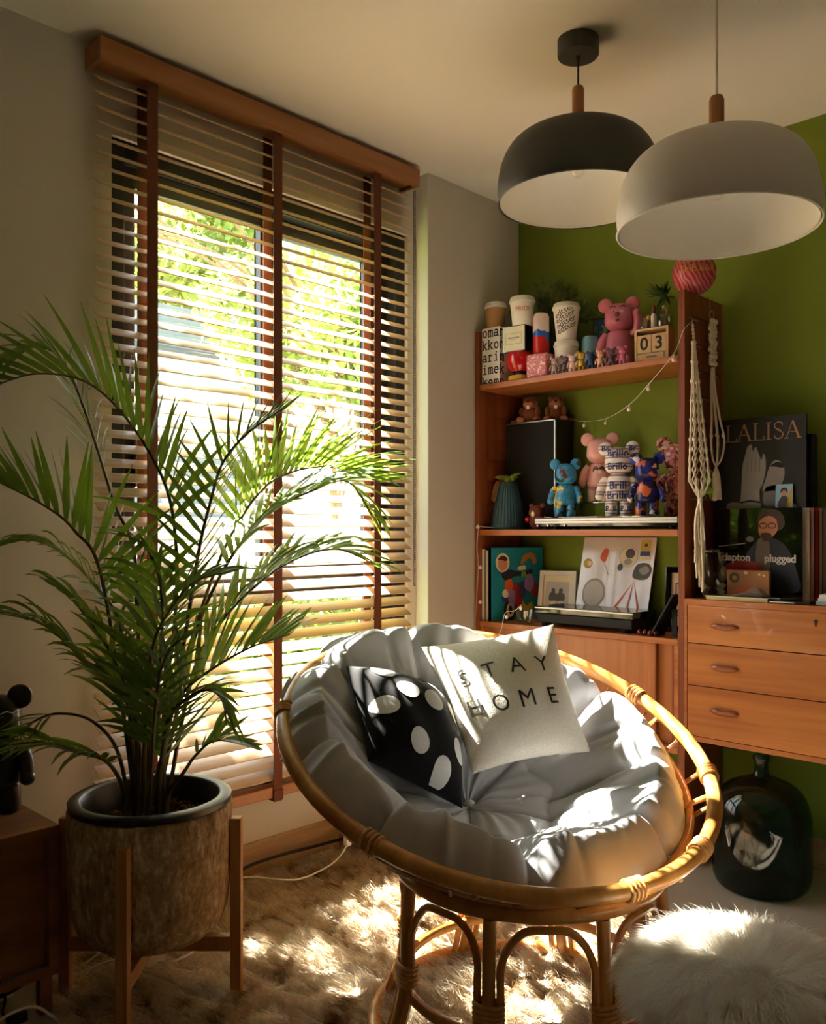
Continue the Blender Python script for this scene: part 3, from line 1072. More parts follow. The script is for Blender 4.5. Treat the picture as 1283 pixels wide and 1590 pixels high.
palm = thing('areca_palm', 'tall feathery palm growing from the stone planter beside the blind', 'plant', (PX_, PY_, 0.42))
PO = Vector((PX_, PY_, 0.42))
FRONDS = [
    ([(0.39,-2.038,0.501),(0.445,-1.998,0.883),(0.466,-2.006,1.186),(0.439,-2.06,1.363),(0.367,-2.159,1.514),(0.286,-2.266,1.546),(0.212,-2.366,1.503)],
     0.25, 0.54, 0.3, 0.55, 22),
    ([(0.365,-2.049,0.498),(0.307,-2.021,1.057),(0.244,-2.055,1.251),(0.168,-2.129,1.567),(0.128,-2.197,1.645),(0.074,-2.277,1.604)],
     0.2, 0.66, 0.7, 0.0, 16),
    ([(0.374,-2.068,0.504),(0.368,-2.143,1.039),(0.348,-2.205,1.167),(0.331,-2.277,1.23),(0.281,-2.369,1.286)],
     0.24, 0.6, 0.1, 0.75, 16),
    ([(0.342,-2.029,0.489),(0.29,-2.052,0.891),(0.242,-2.099,1.021),(0.197,-2.171,1.111),(0.168,-2.241,1.144),(0.125,-2.311,1.128)],
     0.16, 0.45, 0.9, 0.2, 20),
    ([(0.415,-2.083,0.516),(0.437,-2.118,0.761),(0.413,-2.197,0.845),(0.387,-2.278,0.937),(0.354,-2.339,0.973),(0.322,-2.398,0.99)],
     0.19, 0.4, 0.8, 0.15, 18),
    ([(0.373,-2.069,0.504),(0.372,-2.112,0.632),(0.365,-2.174,0.708),(0.349,-2.246,0.732),(0.345,-2.306,0.719),(0.339,-2.34,0.689)],
     0.09, 0.8, 0.5, 0.0, 5),
    ([(0.46,-2.123,0.534),(0.472,-2.182,0.626),(0.469,-2.254,0.663),(0.449,-2.316,0.69),(0.416,-2.377,0.69),(0.375,-2.43,0.661)],
     0.17, 0.42, 0.7, 0.1, 20),
    ([(0.395,-2.019,0.498),(0.482,-1.991,0.87),(0.544,-1.985,1.114),(0.582,-1.976,1.235),(0.621,-1.966,1.33),(0.672,-1.93,1.4),(0.74,-1.877,1.457)],
     0.165, 0.52, 0.1, 0.35, 18),
    ([(0.37,-1.987,0.486),(0.329,-1.888,0.828),(0.312,-1.765,1.102),(0.327,-1.666,1.259),(0.354,-1.584,1.328),(0.417,-1.466,1.356),(0.497,-1.332,1.314)],
     0.27, 0.62, 0.3, 0.8, 30),
    ([(0.394,-1.992,0.492),(0.394,-1.908,0.87),(0.404,-1.815,1.07),(0.435,-1.7,1.21),(0.493,-1.588,1.279),(0.533,-1.492,1.306),(0.569,-1.43,1.211)],
     0.22, 0.55, 0.7, 0.2, 22),
    ([(0.434,-2.009,0.504),(0.465,-1.951,0.807),(0.499,-1.89,0.935),(0.538,-1.796,1.035),(0.578,-1.701,1.096),(0.62,-1.603,1.117),(0.659,-1.509,1.076)],
     0.2, 0.45, 0.6, 0.3, 20),
    ([(0.479,-2.049,0.522),(0.506,-2.051,0.691),(0.536,-2.021,0.777),(0.586,-1.972,0.834),(0.636,-1.896,0.883),(0.687,-1.817,0.912)],
     0.23, 0.28, 0.2, 0.7, 22),
    ([(0.492,-2.064,0.528),(0.564,-2.078,0.72),(0.629,-2.056,0.786),(0.669,-2.031,0.8),(0.689,-2.011,0.773),(0.695,-2.005,0.72)],
     0.13, 0.4, 0.6, 0.2, 16),
    ([(0.474,-2.026,0.516),(0.518,-2.011,0.577),(0.549,-1.994,0.624),(0.583,-1.961,0.658),(0.622,-1.895,0.641)],
     0.1, 0.62, 0.3, 0.3, 8),
    ([(0.342,-2.015,0.486),(0.3,-2.0,0.769),(0.272,-1.999,0.919),(0.261,-1.997,1.037),(0.28,-1.978,1.131)],
     0.16, 0.45, 0.7, 0.2, 14),
    ([(0.427,-2.044,0.51),(0.456,-2.043,0.793),(0.481,-2.047,0.954),(0.483,-2.059,1.064),(0.466,-2.09,1.134),(0.43,-2.125,1.158)],
     0.16, 0.55, 0.9, 0.2, 14),
    ([(0.477,-2.079,0.528),(0.534,-2.121,0.707),(0.573,-2.125,0.892),(0.618,-2.109,0.982),(0.658,-2.07,1.048),(0.705,-2.024,1.07)],
     0.17, 0.48, 0.5, 0.3, 16),
    ([(0.445,-2.082,0.522),(0.485,-2.127,0.746),(0.493,-2.189,0.89),(0.469,-2.254,0.997),(0.447,-2.304,1.049)],
     0.16, 0.5, 0.8, 0.2, 14),
    ([(0.508,-2.076,0.534),(0.577,-2.121,0.729),(0.621,-2.133,0.839),(0.645,-2.124,0.898),(0.669,-2.101,0.927)],
     0.13, 0.45, 0.7, 0.1, 12),
]


def leaflet_geo(base, d, side_n, L, w, droop, seg=6):
    """narrow folded blade from base along d, drooping; returns verts, faces"""
    vs, fs = [], []
    p = base.copy()
    dr = d.normalized()
    step = L / seg
    for i in range(seg + 1):
        t = i / seg
        wd = w * (0.35 + 0.65 * min(1, t * 5)) * (1 - t ** 2.2) + 0.0006
        sd = side_n - dr * side_n.dot(dr)
        sd.normalize()
        up = dr.cross(sd)
        vs += [p - sd * wd + up * wd * 0.3, p.copy(), p + sd * wd + up * wd * 0.3]
        p = p + dr * step
        dr = (dr + Vector((0, 0, -1)) * droop * (0.12 + 0.5 * t) * (6 / seg) * 0.55).normalized()
    for i in range(seg):
        a = i * 3
        fs += [(a, a + 1, a + 4, a + 3), (a + 1, a + 2, a + 5, a + 4)]
    return vs, fs


frond_data = []
for fi, (pts, L, t0, droop, upb, NP) in enumerate(FRONDS):
    P = [Vector(q) - PO for q in pts]
    b0 = Vector((P[0].x * 0.9 + random.uniform(-.035, .035), P[0].y * 0.9 + random.uniform(-.035, .035), 0.0))
    P[0] = (P[0] + Vector((b0.x, b0.y, P[0].z))) / 2
    P = [b0] + P
    S = spline(P, 10)
    n = len(S)
    rad = [0.0050 * (1 - i / n) ** 0.8 + 0.0012 for i in range(n)]
    fr = obj('frond', MB().tube(S, rad, 6), 'palm_stem', palm, smooth=True)
    ln = [0.0]
    for i in range(1, n):
        ln.append(ln[-1] + (S[i] - S[i - 1]).length)
    leaves = []
    for q in range(NP):
        t = t0 + (1 - t0) * (q + 0.5) / NP
        x = t * ln[-1]
        i = max(j for j in range(n - 1) if ln[j] <= x)
        f_ = (x - ln[i]) / max(ln[i + 1] - ln[i], 1e-6)
        p = S[i].lerp(S[i + 1], f_)
        tan = (S[i + 1] - S[i]).normalized()
        sd = tan.cross(Vector((0, 0, 1)))
        if sd.length < 0.15:
            sd = tan.cross(Vector((0.7, -0.7, 0.2)))
        sd.normalize()
        nr = sd.cross(tan).normalized()
        s_ = (t - t0) / (1 - t0)
        ll = L * (0.55 + 0.75 * math.sin(PI * min(1, 0.18 + 0.72 * s_))) * (1 - 0.35 * s_)
        for sg in (-1, 1):
            d = tan * (0.55 + 0.5 * s_) + sd * sg * 0.75 + nr * upb * (1 - 0.3 * s_) + Vector((random.uniform(-.09, .09), random.uniform(-.09, .09), random.uniform(-.09, .09)))
            if random.random() < 0.05:
                continue
            vs, fs = leaflet_geo(p, d, tan.cross(d).cross(d) if False else (tan * 1.0 + nr * 0.35 * sg), ll * random.uniform(0.85, 1.1), 0.0070 + 0.028 * L * 0.22, droop * random.uniform(0.7, 1.3))
            leaves.append((ll, vs, fs, fr))
    frond_data += leaves
# the palm keeps clear of wall and blind
for lf in frond_data:
    for v in lf[1]:
        if v.x + PO.x < 0.05:
            v.x = 0.05 - PO.x + (v.x + PO.x - 0.05) * 0.1
frond_data.sort(key=lambda q: -q[0])
for ll, vs, fs, fr in frond_data[:300]:
    obj('leaflet', MB().add(vs, fs), 'palm_leaf', fr, smooth=True, angle=180)
k = MB()
for ll, vs, fs, fr in frond_data[300:]:
    k.add(vs, fs)
obj('small_leaflets', k, 'palm_leaf', palm, smooth=True, angle=180)['kind'] = 'stuff'
for i in range(6):
    a, rr = random.uniform(0, 6.3), random.uniform(0.02, 0.07)
    hgt = random.uniform(0.25, 0.5)
    q = Vector((rr * math.cos(a), rr * math.sin(a), 0))
    obj('cane', MB().tube([q, q * 1.15 + Vector((0, 0, hgt * 0.5)), q * 1.4 + Vector((0, 0, hgt))], [0.009, 0.007, 0.005], 8), 'palm_stem', palm, smooth=True)

# ------------------------------------------------------------------ fur


def strands(P, D, L, w, seg=4, droop=0.3, clump=None, seed=0, wave=0.0):
    """flat tapering hairs: P roots, D start directions, L lengths"""
    r = np.random.default_rng(seed)
    n = len(P)
    D = D / np.linalg.norm(D, axis=1)[:, None]
    sd = np.cross(D, r.normal(size=(n, 3)))
    sd /= np.linalg.norm(sd, axis=1)[:, None]
    pos = P.copy()
    dr = D.copy()
    rows = []
    ph = r.uniform(0, 6.28, n)
    for i in range(seg + 1):
        t = i / seg
        ww = w * (1 - t) ** 0.7
        c = pos.copy()
        if clump is not None:
            c = c + (clump - P) * (0.85 * t ** 1.1)
        c = c + sd * (wave * np.sin(ph + t * 5.0) * t)[:, None]
        if i < seg:
            rows.append(c - sd * ww)
            rows.append(c + sd * ww)
        else:
            rows.append(c)
        pos = pos + dr * (L / seg)[:, None]
        dr = dr + np.array([0, 0, -1.0]) * (droop / seg)
        dr /= np.linalg.norm(dr, axis=1)[:, None]
    nv = len(rows)
    V = np.stack(rows, 1).reshape(-1, 3)
    faces = []
    off = (np.arange(n) * nv)[:, None]
    quads = []
    for i in range(seg - 1):
        a = 2 * i
        quads.append(np.array([a, a + 1, a + 3, a + 2])[None] + off)
    tri = np.array([2 * (seg - 1), 2 * (seg - 1) + 1, 2 * seg])[None] + off
    Q = np.concatenate(quads, 0) if quads else np.zeros((0, 4), int)
    me = bpy.data.meshes.new('fur')
    me.vertices.add(len(V))
    me.vertices.foreach_set('co', V.ravel())
    li = np.concatenate([Q.ravel(), tri.ravel()])
    me.loops.add(len(li))
    me.loops.foreach_set('vertex_index', li)
    me.polygons.add(len(Q) + len(tri))
    me.polygons.foreach_set('loop_start', np.concatenate([np.arange(len(Q)) * 4, len(Q) * 4 + np.arange(len(tri)) * 3]))
    me.update()
    me.polygons.foreach_set('use_smooth', [True] * len(me.polygons))
    return me


def clump_targets(P, size, seed):
    r = np.random.default_rng(seed)
    n = len(P)
    m_ = max(1, int(n / size))
    ci = r.choice(n, m_, replace=False)
    Cc = P[ci]
    out = np.empty_like(P)
    for s in range(0, n, 4000):
        d = ((P[s:s + 4000, None] - Cc[None]) ** 2).sum(-1)
        out[s:s + 4000] = Cc[d.argmin(1)]
    return out


# shaggy hide on the floor
poly = [(-0.02, -2.02), (0.02, -1.7), (-0.01, -1.3), (0.03, -0.95), (0.25, -0.80), (0.55, -0.72), (0.9, -0.74), (1.2, -0.68), (1.55, -0.85), (1.9, -1.1), (2.15, -1.5), (2.2, -1.95), (1.95, -2.3), (1.6, -2.45), (1.2, -2.50), (0.8, -2.42), (0.52, -2.30), (0.34, -2.22), (0.12, -2.20)]


def inside(px, py, pl):
    c = np.zeros(len(px), bool)
    j = len(pl) - 1
    for i in range(len(pl)):
        xi, yi = pl[i]
        xj, yj = pl[j]
        c ^= ((yi > py) != (yj > py)) & (px < (xj - xi) * (py - yi) / (yj - yi + 1e-12) + xi)
        j = i
    return c


rug = thing('hide_rug', 'shaggy brown and cream fur hide rug under the rattan chair', 'rug', (1.0, -1.5, 0))
pp = [(x - 1.0, y + 1.5) for x, y in poly]
k = MB()
nn = len(pp)
k.add([(x, y, 0.0) for x, y in pp] + [(x, y, 0.002) for x, y in pp], [tuple(reversed(range(nn))), tuple(range(nn, 2 * nn))] + [(i, (i + 1) % nn, (i + 1) % nn + nn, i + nn) for i in range(nn)])
obj('backing', k, 'rug_fur', rug)
r1 = np.random.default_rng(5)
xy = r1.uniform([-1.05, -1.05], [1.25, 0.85], size=(170000, 2))
xy = xy[inside(xy[:, 0], xy[:, 1], pp)]
# keep the hairs to what the room shows; fewer behind the camera's lower frame edge
cd = (xy[:, 0] + 1.0 - 2.414) * -0.699 + (xy[:, 1] - 1.5 + 3.15) * 0.7151
xy = xy[(cd > 1.72) | (r1.uniform(size=len(xy)) < 0.35)]
P = np.column_stack([xy, np.full(len(xy), 0.0015)])
fl = 0.6 * np.sin(xy[:, 0] * 3.1 + 1.0) + 0.5 * np.sin(xy[:, 1] * 4.3)
D = np.column_stack([-0.35 + 0.25 * np.sin(fl * 2) + r1.normal(0, 0.22, len(xy)), -0.85 + 0.2 * np.cos(fl) + r1.normal(0, 0.22, len(xy)), 0.55 + r1.uniform(0, 0.55, len(xy))])
L = r1.uniform(0.032, 0.060, len(xy))
obj('pile', strands(P, D, L, 0.0011, 3, 0.6, clump_targets(P, 90, 6), 8, 0.004), 'rug_fur', rug)['kind'] = 'stuff'

# fluffy round stool
SX, SY = 1.735, -1.605
stool = thing('fur_stool', 'round stool covered in long white sheepskin fur', 'stool', (SX, SY, 0.0))
prof = [(0.0, 0.03), (0.135, 0.03), (0.145, 0.06), (0.150, 0.28), (0.165, 0.31), (0.178, 0.335), (0.176, 0.362), (0.155, 0.385), (0.11, 0.397), (0.05, 0.392), (0.0, 0.38)]
obj('seat_body', MB().lathe(prof, 40), 'stool_fur', stool, smooth=True, angle=180)
for i in range(4):
    a = PI / 4 + PI / 2 * i
    obj('foot', MB().lathe([(0.0, 0.0), (0.016, 0.0), (0.02, 0.03), (0.0, 0.03)], 12, (0.1 * math.cos(a), 0.1 * math.sin(a), 0)), 'stand_oak', stool)
n = 46000
a = r1.uniform(0, 2 * PI, n)
s_ = np.sqrt(r1.uniform(0, 1, n))
pr, pz = np.array([p[0] for p in prof[::-1]]), np.array([p[1] for p in prof[::-1]])
arc = np.concatenate([[0], np.cumsum(np.hypot(np.diff(pr[:6]), np.diff(pz[:6])))])
q = s_ * arc[-1]
rr = np.interp(q, arc, pr[:6])
zz_ = np.interp(q, arc, pz[:6])
P = np.column_stack([rr * np.cos(a), rr * np.sin(a), zz_])
out_ = np.column_stack([np.cos(a), np.sin(a), np.zeros(n)])
swirl = np.column_stack([-np.sin(a), np.cos(a), np.zeros(n)])
k_ = (rr / 0.178)[:, None]
D = out_ * (0.15 + 0.95 * k_) + swirl * (0.25 * np.sin(a * 3 + 1) + 0.15)[:, None] + np.array([0, 0, 1.0]) * (0.75 - 0.45 * k_) + r1.normal(0, 0.16, (n, 3))
L = r1.uniform(0.045, 0.075, n)
obj('fur', strands(P, D, L, 0.0008, 5, 1.25, clump_targets(P, 110, 9), 10, 0.004), 'stool_fur', stool)['kind'] = 'stuff'
n = 26000
a = r1.uniform(0, 2 * PI, n)
zz_ = r1.uniform(0.05, 0.32, n)
rr = np.interp(zz_, [0.03, 0.28, 0.335], [0.145, 0.15, 0.178])
P = np.column_stack([rr * np.cos(a), rr * np.sin(a), zz_])
out_ = np.column_stack([np.cos(a), np.sin(a), np.zeros(n)])
D = out_ * 0.8 + np.array([0, 0, -0.5]) + r1.normal(0, 0.18, (n, 3))
L = np.minimum(r1.uniform(0.04, 0.065, n), zz_ * 1.0)
obj('side_fur', strands(P, D, L, 0.0008, 4, 1.4, clump_targets(P, 60, 11), 12, 0.003), 'stool_fur', stool)['kind'] = 'stuff'

# ------------------------------------------------------------------ wall unit
wu = thing('teak_shelf_unit', 'teak wall unit with slotted upright panels and open shelves on the green wall', 'shelf', (0.48, -0.155, 0.0))


def wobj(n, mb, mat, par=wu, **k):
    mb.v = [(x - 0.48, y + 0.155, z) for x, y, z in mb.v]
    return obj(n, mb, mat, par, **k)


UPR = [(0.005, 0.030), (0.932, 0.957), (1.846, 1.871)]
SLOTS = [1.915 - 0.0905 * i for i in range(11)]
for ux0, ux1 in UPR:
    # solid core with boards on both faces; the gaps between the boards are the slots
    up_ = wobj('upright', MB().box(ux0 + 0.006, ux1 - 0.006, -0.31, -0.017, 0.0, 2.005), 'teak_v')
    for fx0, fx1 in ((ux0, ux0 + 0.006), (ux1 - 0.006, ux1)):
        wobj('edge_strip', MB().box(fx0, fx1, -0.31, -0.262, 0.0, 2.005), 'teak_v', up_, bevel=0.001)
        wobj('edge_strip', MB().box(fx0, fx1, -0.045, -0.017, 0.0, 2.005), 'teak_v', up_)
        ed = [2.005] + [v for z in SLOTS for v in (z + 0.009, z - 0.009)] + [0.0]
        for z1_, z0_ in zip(ed[0::2], ed[1::2]):
            wobj('board', MB().box(fx0, fx1, -0.262, -0.045, z0_, z1_), 'teak_v', up_)
    for zz in SLOTS:
        if 0.5 < ux0 < 1.2:
            ln = random.choice((0.05, 0.07, 0.20))
            wobj('rod', MB().box(ux1 - 0.0055, ux1 - 0.0005, -0.255, -0.255 + ln, zz - 0.006, zz), 'metal_silver', up_)
            if ln < 0.1:
                wobj('rod', MB().box(ux1 - 0.0055, ux1 - 0.0005, -0.075, -0.05, zz - 0.006, zz), 'metal_silver', up_)
wobj('shelf', MB().box(0.0305, 0.9315, -0.31, -0.02, 1.757, 1.780), 'teak_x', bevel=0.002)
wobj('shelf', MB().box(0.0305, 0.9315, -0.31, -0.02, 1.147, 1.172), 'teak_x', bevel=0.002)

cab = thing('sliding_door_cabinet', 'teak cabinet with sliding doors below the record player', 'cabinet', (0.48, -0.155, 0.385))


def kobj(n, mb, mat, par=cab, **k):
    mb.v = [(x - 0.48, y + 0.155, z - 0.385) for x, y, z in mb.v]
    return obj(n, mb, mat, par, **k)


m = MB().box(0.031, 0.931, -0.31, -0.02, 0.765, 0.787).box(0.031, 0.931, -0.31, -0.02, 0.385, 0.407)
m.box(0.031, 0.049, -0.305, -0.02, 0.407, 0.765).box(0.913, 0.931, -0.305, -0.02, 0.407, 0.765).box(0.049, 0.913, -0.035, -0.02, 0.407, 0.765)
kobj('body', m, 'teak_x', bevel=0.0015)
kobj('sliding_door', MB().box(0.049, 0.838, -0.296, -0.284, 0.409, 0.763), 'teak_door', bevel=0.001)
d2 = kobj('sliding_door', MB().box(0.40, 0.912, -0.278, -0.266, 0.409, 0.763), 'teak_door', bevel=0.001)
kobj('door_edge', MB().box(0.836, 0.842, -0.300, -0.284, 0.409, 0.763), 'teak_v', d2)
kobj('door_rib', MB().box(0.893, 0.899, -0.281, -0.277, 0.409, 0.763), 'teak_v', d2)

ch = thing('drawer_chest', 'teak chest of three drawers hung between the uprights with carved handles', 'chest', (1.40, -0.16, 0.443))


def dobj(n, mb, mat, par=ch, **k):
    mb.v = [(x - 1.40, y + 0.16, z - 0.443) for x, y, z in mb.v]
    return obj(n, mb, mat, par, **k)


m = MB().box(0.9575, 1.8455, -0.313, -0.02, 0.913, 0.932).box(0.9575, 1.8455, -0.313, -0.02, 0.443, 0.460)
m.box(0.9575, 0.9675, -0.313, -0.02, 0.460, 0.913).box(1.8355, 1.8455, -0.313, -0.02, 0.460, 0.913).box(0.9675, 1.8355, -0.04, -0.02, 0.46, 0.913)
dobj('body', m, 'teak_x', bevel=0.0015)


def handle_geo(cx, cz):
    """carved boat-shaped pull with a scooped middle"""
    k = MB()
    N, K = 22, 10
    vs, fs = [], []
    for i in range(N + 1):
        s = -1 + 2 * i / N
        w = 0.0125 * max(1 - abs(s) ** 2.2, 0.0) ** 0.75 + 0.0006
        dep = 0.016 * max(1 - abs(s) ** 3, 0) ** 0.6 + 0.001
        for j in range(K):
            a = 2 * PI * j / K
            x = cx + s * 0.052
            zz_ = w * math.sin(a)
            if zz_ > 0:
                zz_ *= 1 - 0.5 * math.exp(-(s / 0.42) ** 2)
            vs.append((x, -0.314 - dep * (0.5 + 0.5 * math.cos(a)), cz + zz_))
    for i in range(N):
        for j in range(K):
            l = (j + 1) % K
            fs.append((i * K + j, i * K + l, (i + 1) * K + l, (i + 1) * K + j))
    return k.add(vs, fs)


for za_, zb_, hz in ((0.7815, 0.911, 0.845), (0.6365, 0.7785, 0.706), (0.4625, 0.6335, 0.558)):
    dr = dobj('drawer', MB().box(0.9700, 1.8330, -0.3145, -0.296, za_, zb_), 'teak_front', bevel=0.0015)
    for hx in (1.102, 1.698):
        dobj('handle', handle_geo(hx, hz), 'teak_handle', dr, smooth=True)
    if hz > 0.8:
        dobj('keyhole', MB().lathe([(0.0, 0), (0.0055, 0), (0.0055, 0.0014), (0, 0.0014)], 14, (1.398, -0.3145, 0.884), Matrix.Rotation(PI / 2, 4, 'X')).box(1.3955, 1.4005, -0.3160, -0.3140, 0.868, 0.883), 'ink_black', dr)

# ------------------------------------------------------------------ helpers for shelf things


def paper_cup(label, loc, h, rt, rb, cupmat, lidmat='plastic_white', group=None, words=()):
    t = thing('paper_cup', label, 'cup', loc, 0, group)
    obj('body', MB().lathe([(0.0, 0.0), (rb * 0.97, 0.0), (rb, 0.003), (rt, h - 0.010), (rt, h - 0.008)], 32), cupmat, t, smooth=True)
    obj('lid', MB().lathe([(rt * 1.0, h - 0.014), (rt * 1.07, h - 0.012), (rt * 1.07, h - 0.005), (rt * 1.02, h - 0.002), (rt * 0.97, h + 0.008), (rt * 0.90, h + 0.010), (rt * 0.86, h + 0.004), (0.0, h + 0.004)], 32), lidmat, t, smooth=True)
    tp = (rt - rb) / h
    for s, size, zc, xo, roll, mt in words:
        me = text_mesh(s, size, extrude=0.0002)
        cut_grid(me, 0.006, 0)
        me.transform(Matrix.Translation((xo, 0, 0)) @ Matrix.Rotation(roll, 4, 'Z'))
        R_ = rb + tp * zc
        fn = ray_wrap(R_, zc, -PI / 2 + 0.52, tp)
        for v in me.vertices:
            v.co = fn(v.co)
        obj('lettering', me, mt, t)
    return t


def bear(name, label, loc, h, mats, rotz=0.6, group=None, arm=None, small=False, cat='figurine', face=False):
    """standing toy bear with round disc ears; mats: head, body, arm, leg, ear"""
    t = thing(name, label, cat, loc, rotz, group)
    if isinstance(mats, str):
        mats = [mats] * 5
    hd, bd, am, lg, er = mats
    n1, n2 = (12, 8) if small else (24, 16)
    S = lambda *a: [v * h for v in a]
    # legs
    for sg in (-1, 1):
        k = MB().lathe([(0, 0), S(0.070, 0)[0:2], S(0.082, 0.012), S(0.086, 0.05), S(0.084, 0.20), S(0.074, 0.225), (0, 0.225 * h)], n1)
        k.v = [(x * 1.0 + sg * 0.096 * h, y * 1.15 - (0.02 * h if z < 0.06 * h and y < 0 else 0), z) for x, y, z in k.v]
        obj('leg', k, lg, t, smooth=True, angle=60)
    # torso: rounded, wider at the hips
    k = MB().lathe([(0, 0.205 * h), S(0.13, 0.205), S(0.175, 0.225), S(0.186, 0.27), S(0.180, 0.36), S(0.165, 0.46), S(0.145, 0.53), S(0.115, 0.555), (0, 0.56 * h)], n1)
    k.v = [(x, y * 0.78, z) for x, y, z in k.v]
    obj('torso', k, bd, t, smooth=True, angle=60)
    # head
    k = MB()
    vs, fs = [], []
    for i in range(n2 + 1):
        ph = PI * i / n2
        for j in range(n1):
            a = 2 * PI * j / n1
            sx, sy, sz = math.sin(ph) * math.cos(a), math.sin(ph) * math.sin(a), math.cos(ph)
            f = lambda q, p: math.copysign(abs(q) ** p, q)
            x, y, z = 0.182 * f(sx, 0.75), 0.150 * f(sy, 0.8), 0.185 * f(sz, 0.72)
            sn = math.exp(-((z + 0.085) / 0.075) ** 2)
            if y < 0:
                y -= 0.060 * sn * max(0, 1 - (x / 0.17) ** 2)
            x *= 1 + 0.07 * sn
            vs.append((x * h, y * h, (0.735 + z) * h))
    for i in range(n2):
        for j in range(n1):
            l = (j + 1) % n1
            fs.append((i * n1 + j, (i + 1) * n1 + j, (i + 1) * n1 + l, i * n1 + l))
    hdo = obj('head', k.add(vs, fs), hd, t, smooth=True, angle=180)
    for sg in (-1, 1):
        M_ = Matrix.Rotation(PI / 2, 4, 'X')
        k = MB().lathe([(0, -0.028 * h), S(0.075, -0.028), S(0.092, -0.018), S(0.097, 0.0), S(0.092, 0.018), S(0.075, 0.028), (0, 0.028 * h)], n1, (sg * 0.178 * h, 0.0, 0.905 * h), M_)
        obj('ear', k, er, hdo, smooth=True, angle=60)
    # arms
    for sg in (-1, 1):
        up_arm = arm == 'raised' and sg == 1
        if up_arm:
            pts = [(0.17, 0, 0.50), (0.235, -0.04, 0.54), (0.255, -0.06, 0.64), (0.235, -0.06, 0.76)]
        else:
            pts = [(0.155, 0, 0.515), (0.205, -0.005, 0.45), (0.235, -0.02, 0.36), (0.25, -0.05, 0.27)]
        q = spline([(sg * a * h, b_ * h, c * h) for a, b_, c in pts], 4)
        rr = [h * (0.052 + 0.008 * math.sin(PI * i / (len(q) - 1))) for i in range(len(q))]
        ao = obj('arm', MB().tube(q, rr, 8 if small else 12), am, t, smooth=True, angle=60)
        e = q[-1]
        obj('hand', MB().ell(e, 0.060 * h, 0.066 * h, 0.062 * h, 10, 8), am if not small else am, ao, smooth=True)
    if face:
        for sg in (-1, 1):
            obj('eye', MB().ell((sg * 0.055 * h, -0.145 * h, 0.79 * h), 0.022 * h, 0.010 * h, 0.016 * h, 10, 6), 'ink_white', hdo)
            obj('pupil', MB().ell((sg * 0.055 * h, -0.153 * h, 0.788 * h), 0.010 * h, 0.006 * h, 0.010 * h, 8, 6), 'ink_black', hdo)
            obj('brow', MB().tube([(sg * 0.03 * h, -0.143 * h, 0.845 * h), (sg * 0.07 * h, -0.138 * h, 0.862 * h), (sg * 0.11 * h, -0.125 * h, 0.845 * h)], 0.006 * h, 6), 'ink_black', hdo)
        obj('nose', MB().ell((0, -0.205 * h, 0.735 * h), 0.036 * h, 0.024 * h, 0.030 * h, 10, 8), plain('nose_brown', srgb(140, 62, 40), 0.5), hdo)
        obj('mouth', MB().ell((0, -0.205 * h, 0.655 * h), 0.026 * h, 0.016 * h, 0.020 * h, 10, 8), plain('mouth_red', srgb(150, 48, 50), 0.5), hdo)
    return t


plain('red_gloss', srgb(186, 20, 26), 0.15, coat=0.5)
plain('yellow_gloss', srgb(212, 164, 60), 0.3, coat=0.3)
plain('pink_bear', srgb(214, 122, 146), 0.4)
plain('pink_belly', srgb(206, 160, 160), 0.5)
plain('pink_flesh', srgb(232, 172, 164), 0.35)
plain('paper_cream', srgb(236, 228, 196), 0.7)
plain('paper_white', srgb(236, 234, 230), 0.7)
plain('kraft', srgb(172, 132, 84), 0.8)
plain('cup_white', srgb(236, 230, 220), 0.6)
TS = 1.7805
# patterned tall box with typewriter lettering
pb = thing('patterned_box', 'tall white gift box printed with big black typewriter letters', 'box', (0.083, -0.252, TS), 0.0)
obj('carton', MB().box(-0.047, 0.047, -0.05, 0.05, 0, 0.234), 'paper_white', pb, bevel=0.0015)
for i, s in enumerate(('omar', 'kkom', 'arim', 'imek', 'kom')):
    z = 0.222 - i * 0.051
    for w_, M_ in ((s, at_face(0.006, -0.0506, z)), (s[::-1], at_face(0.0476, 0.004, z, PI / 2))):
        me = text_mesh(w_, 0.062, extrude=0.0002, offset=0.0012, space=0.92)
        for v in me.vertices:
            v.co.x = v.co.x if abs(v.co.x) < 0.046 else math.copysign(0.046, v.co.x)
            v.co.y = min(max(v.co.y, -z + 0.002), 0.232 - z)
        me.transform(M_)
        obj('lettering', me, 'ink_black', pb)
paper_cup('small kraft paper cup with white lid standing on the lettered box', (0.078, -0.262, TS + 0.2345), 0.098, 0.044, 0.036, 'kraft')
rp = thing('red_tub', 'glossy red rounded tub on a yellow base', 'tub', (0.205, -0.262, TS))
obj('base', MB().lathe([(0, 0), (0.042, 0), (0.048, 0.008), (0.044, 0.020), (0.02, 0.026), (0, 0.026)], 28), 'yellow_gloss', rp, smooth=True)
obj('stem', MB().lathe([(0.03, 0.022), (0.026, 0.04)], 20), 'gloss_black', rp, smooth=True)
obj('bowl', MB().lathe([(0, 0.036), (0.035, 0.038), (0.05, 0.055), (0.056, 0.085), (0.054, 0.108), (0.05, 0.117), (0, 0.117)], 32), 'red_gloss', rp, smooth=True)
bb = thing('perfume_box', 'black edged cream gift box stacked on the red tub', 'box', (0.200, -0.262, TS + 0.1175), 0.12)
obj('carton', MB().box(-0.054, 0.054, -0.04, 0.04, 0, 0.104), 'gloss_black', bb, bevel=0.001)
lb = obj('front_label', MB().box(-0.050, 0.050, -0.0412, -0.04, 0.003, 0.101), 'paper_cream', bb)
m = MB()
for a in ((-0.037, 0.037, 0.030, 0.031), (-0.037, 0.037, 0.073, 0.074), (-0.037, -0.036, 0.030, 0.074), (0.036, 0.037, 0.030, 0.074)):
    m.box(a[0], a[1], -0.0416, -0.0412, a[2], a[3])
obj('border', m, 'ink_grey', lb)
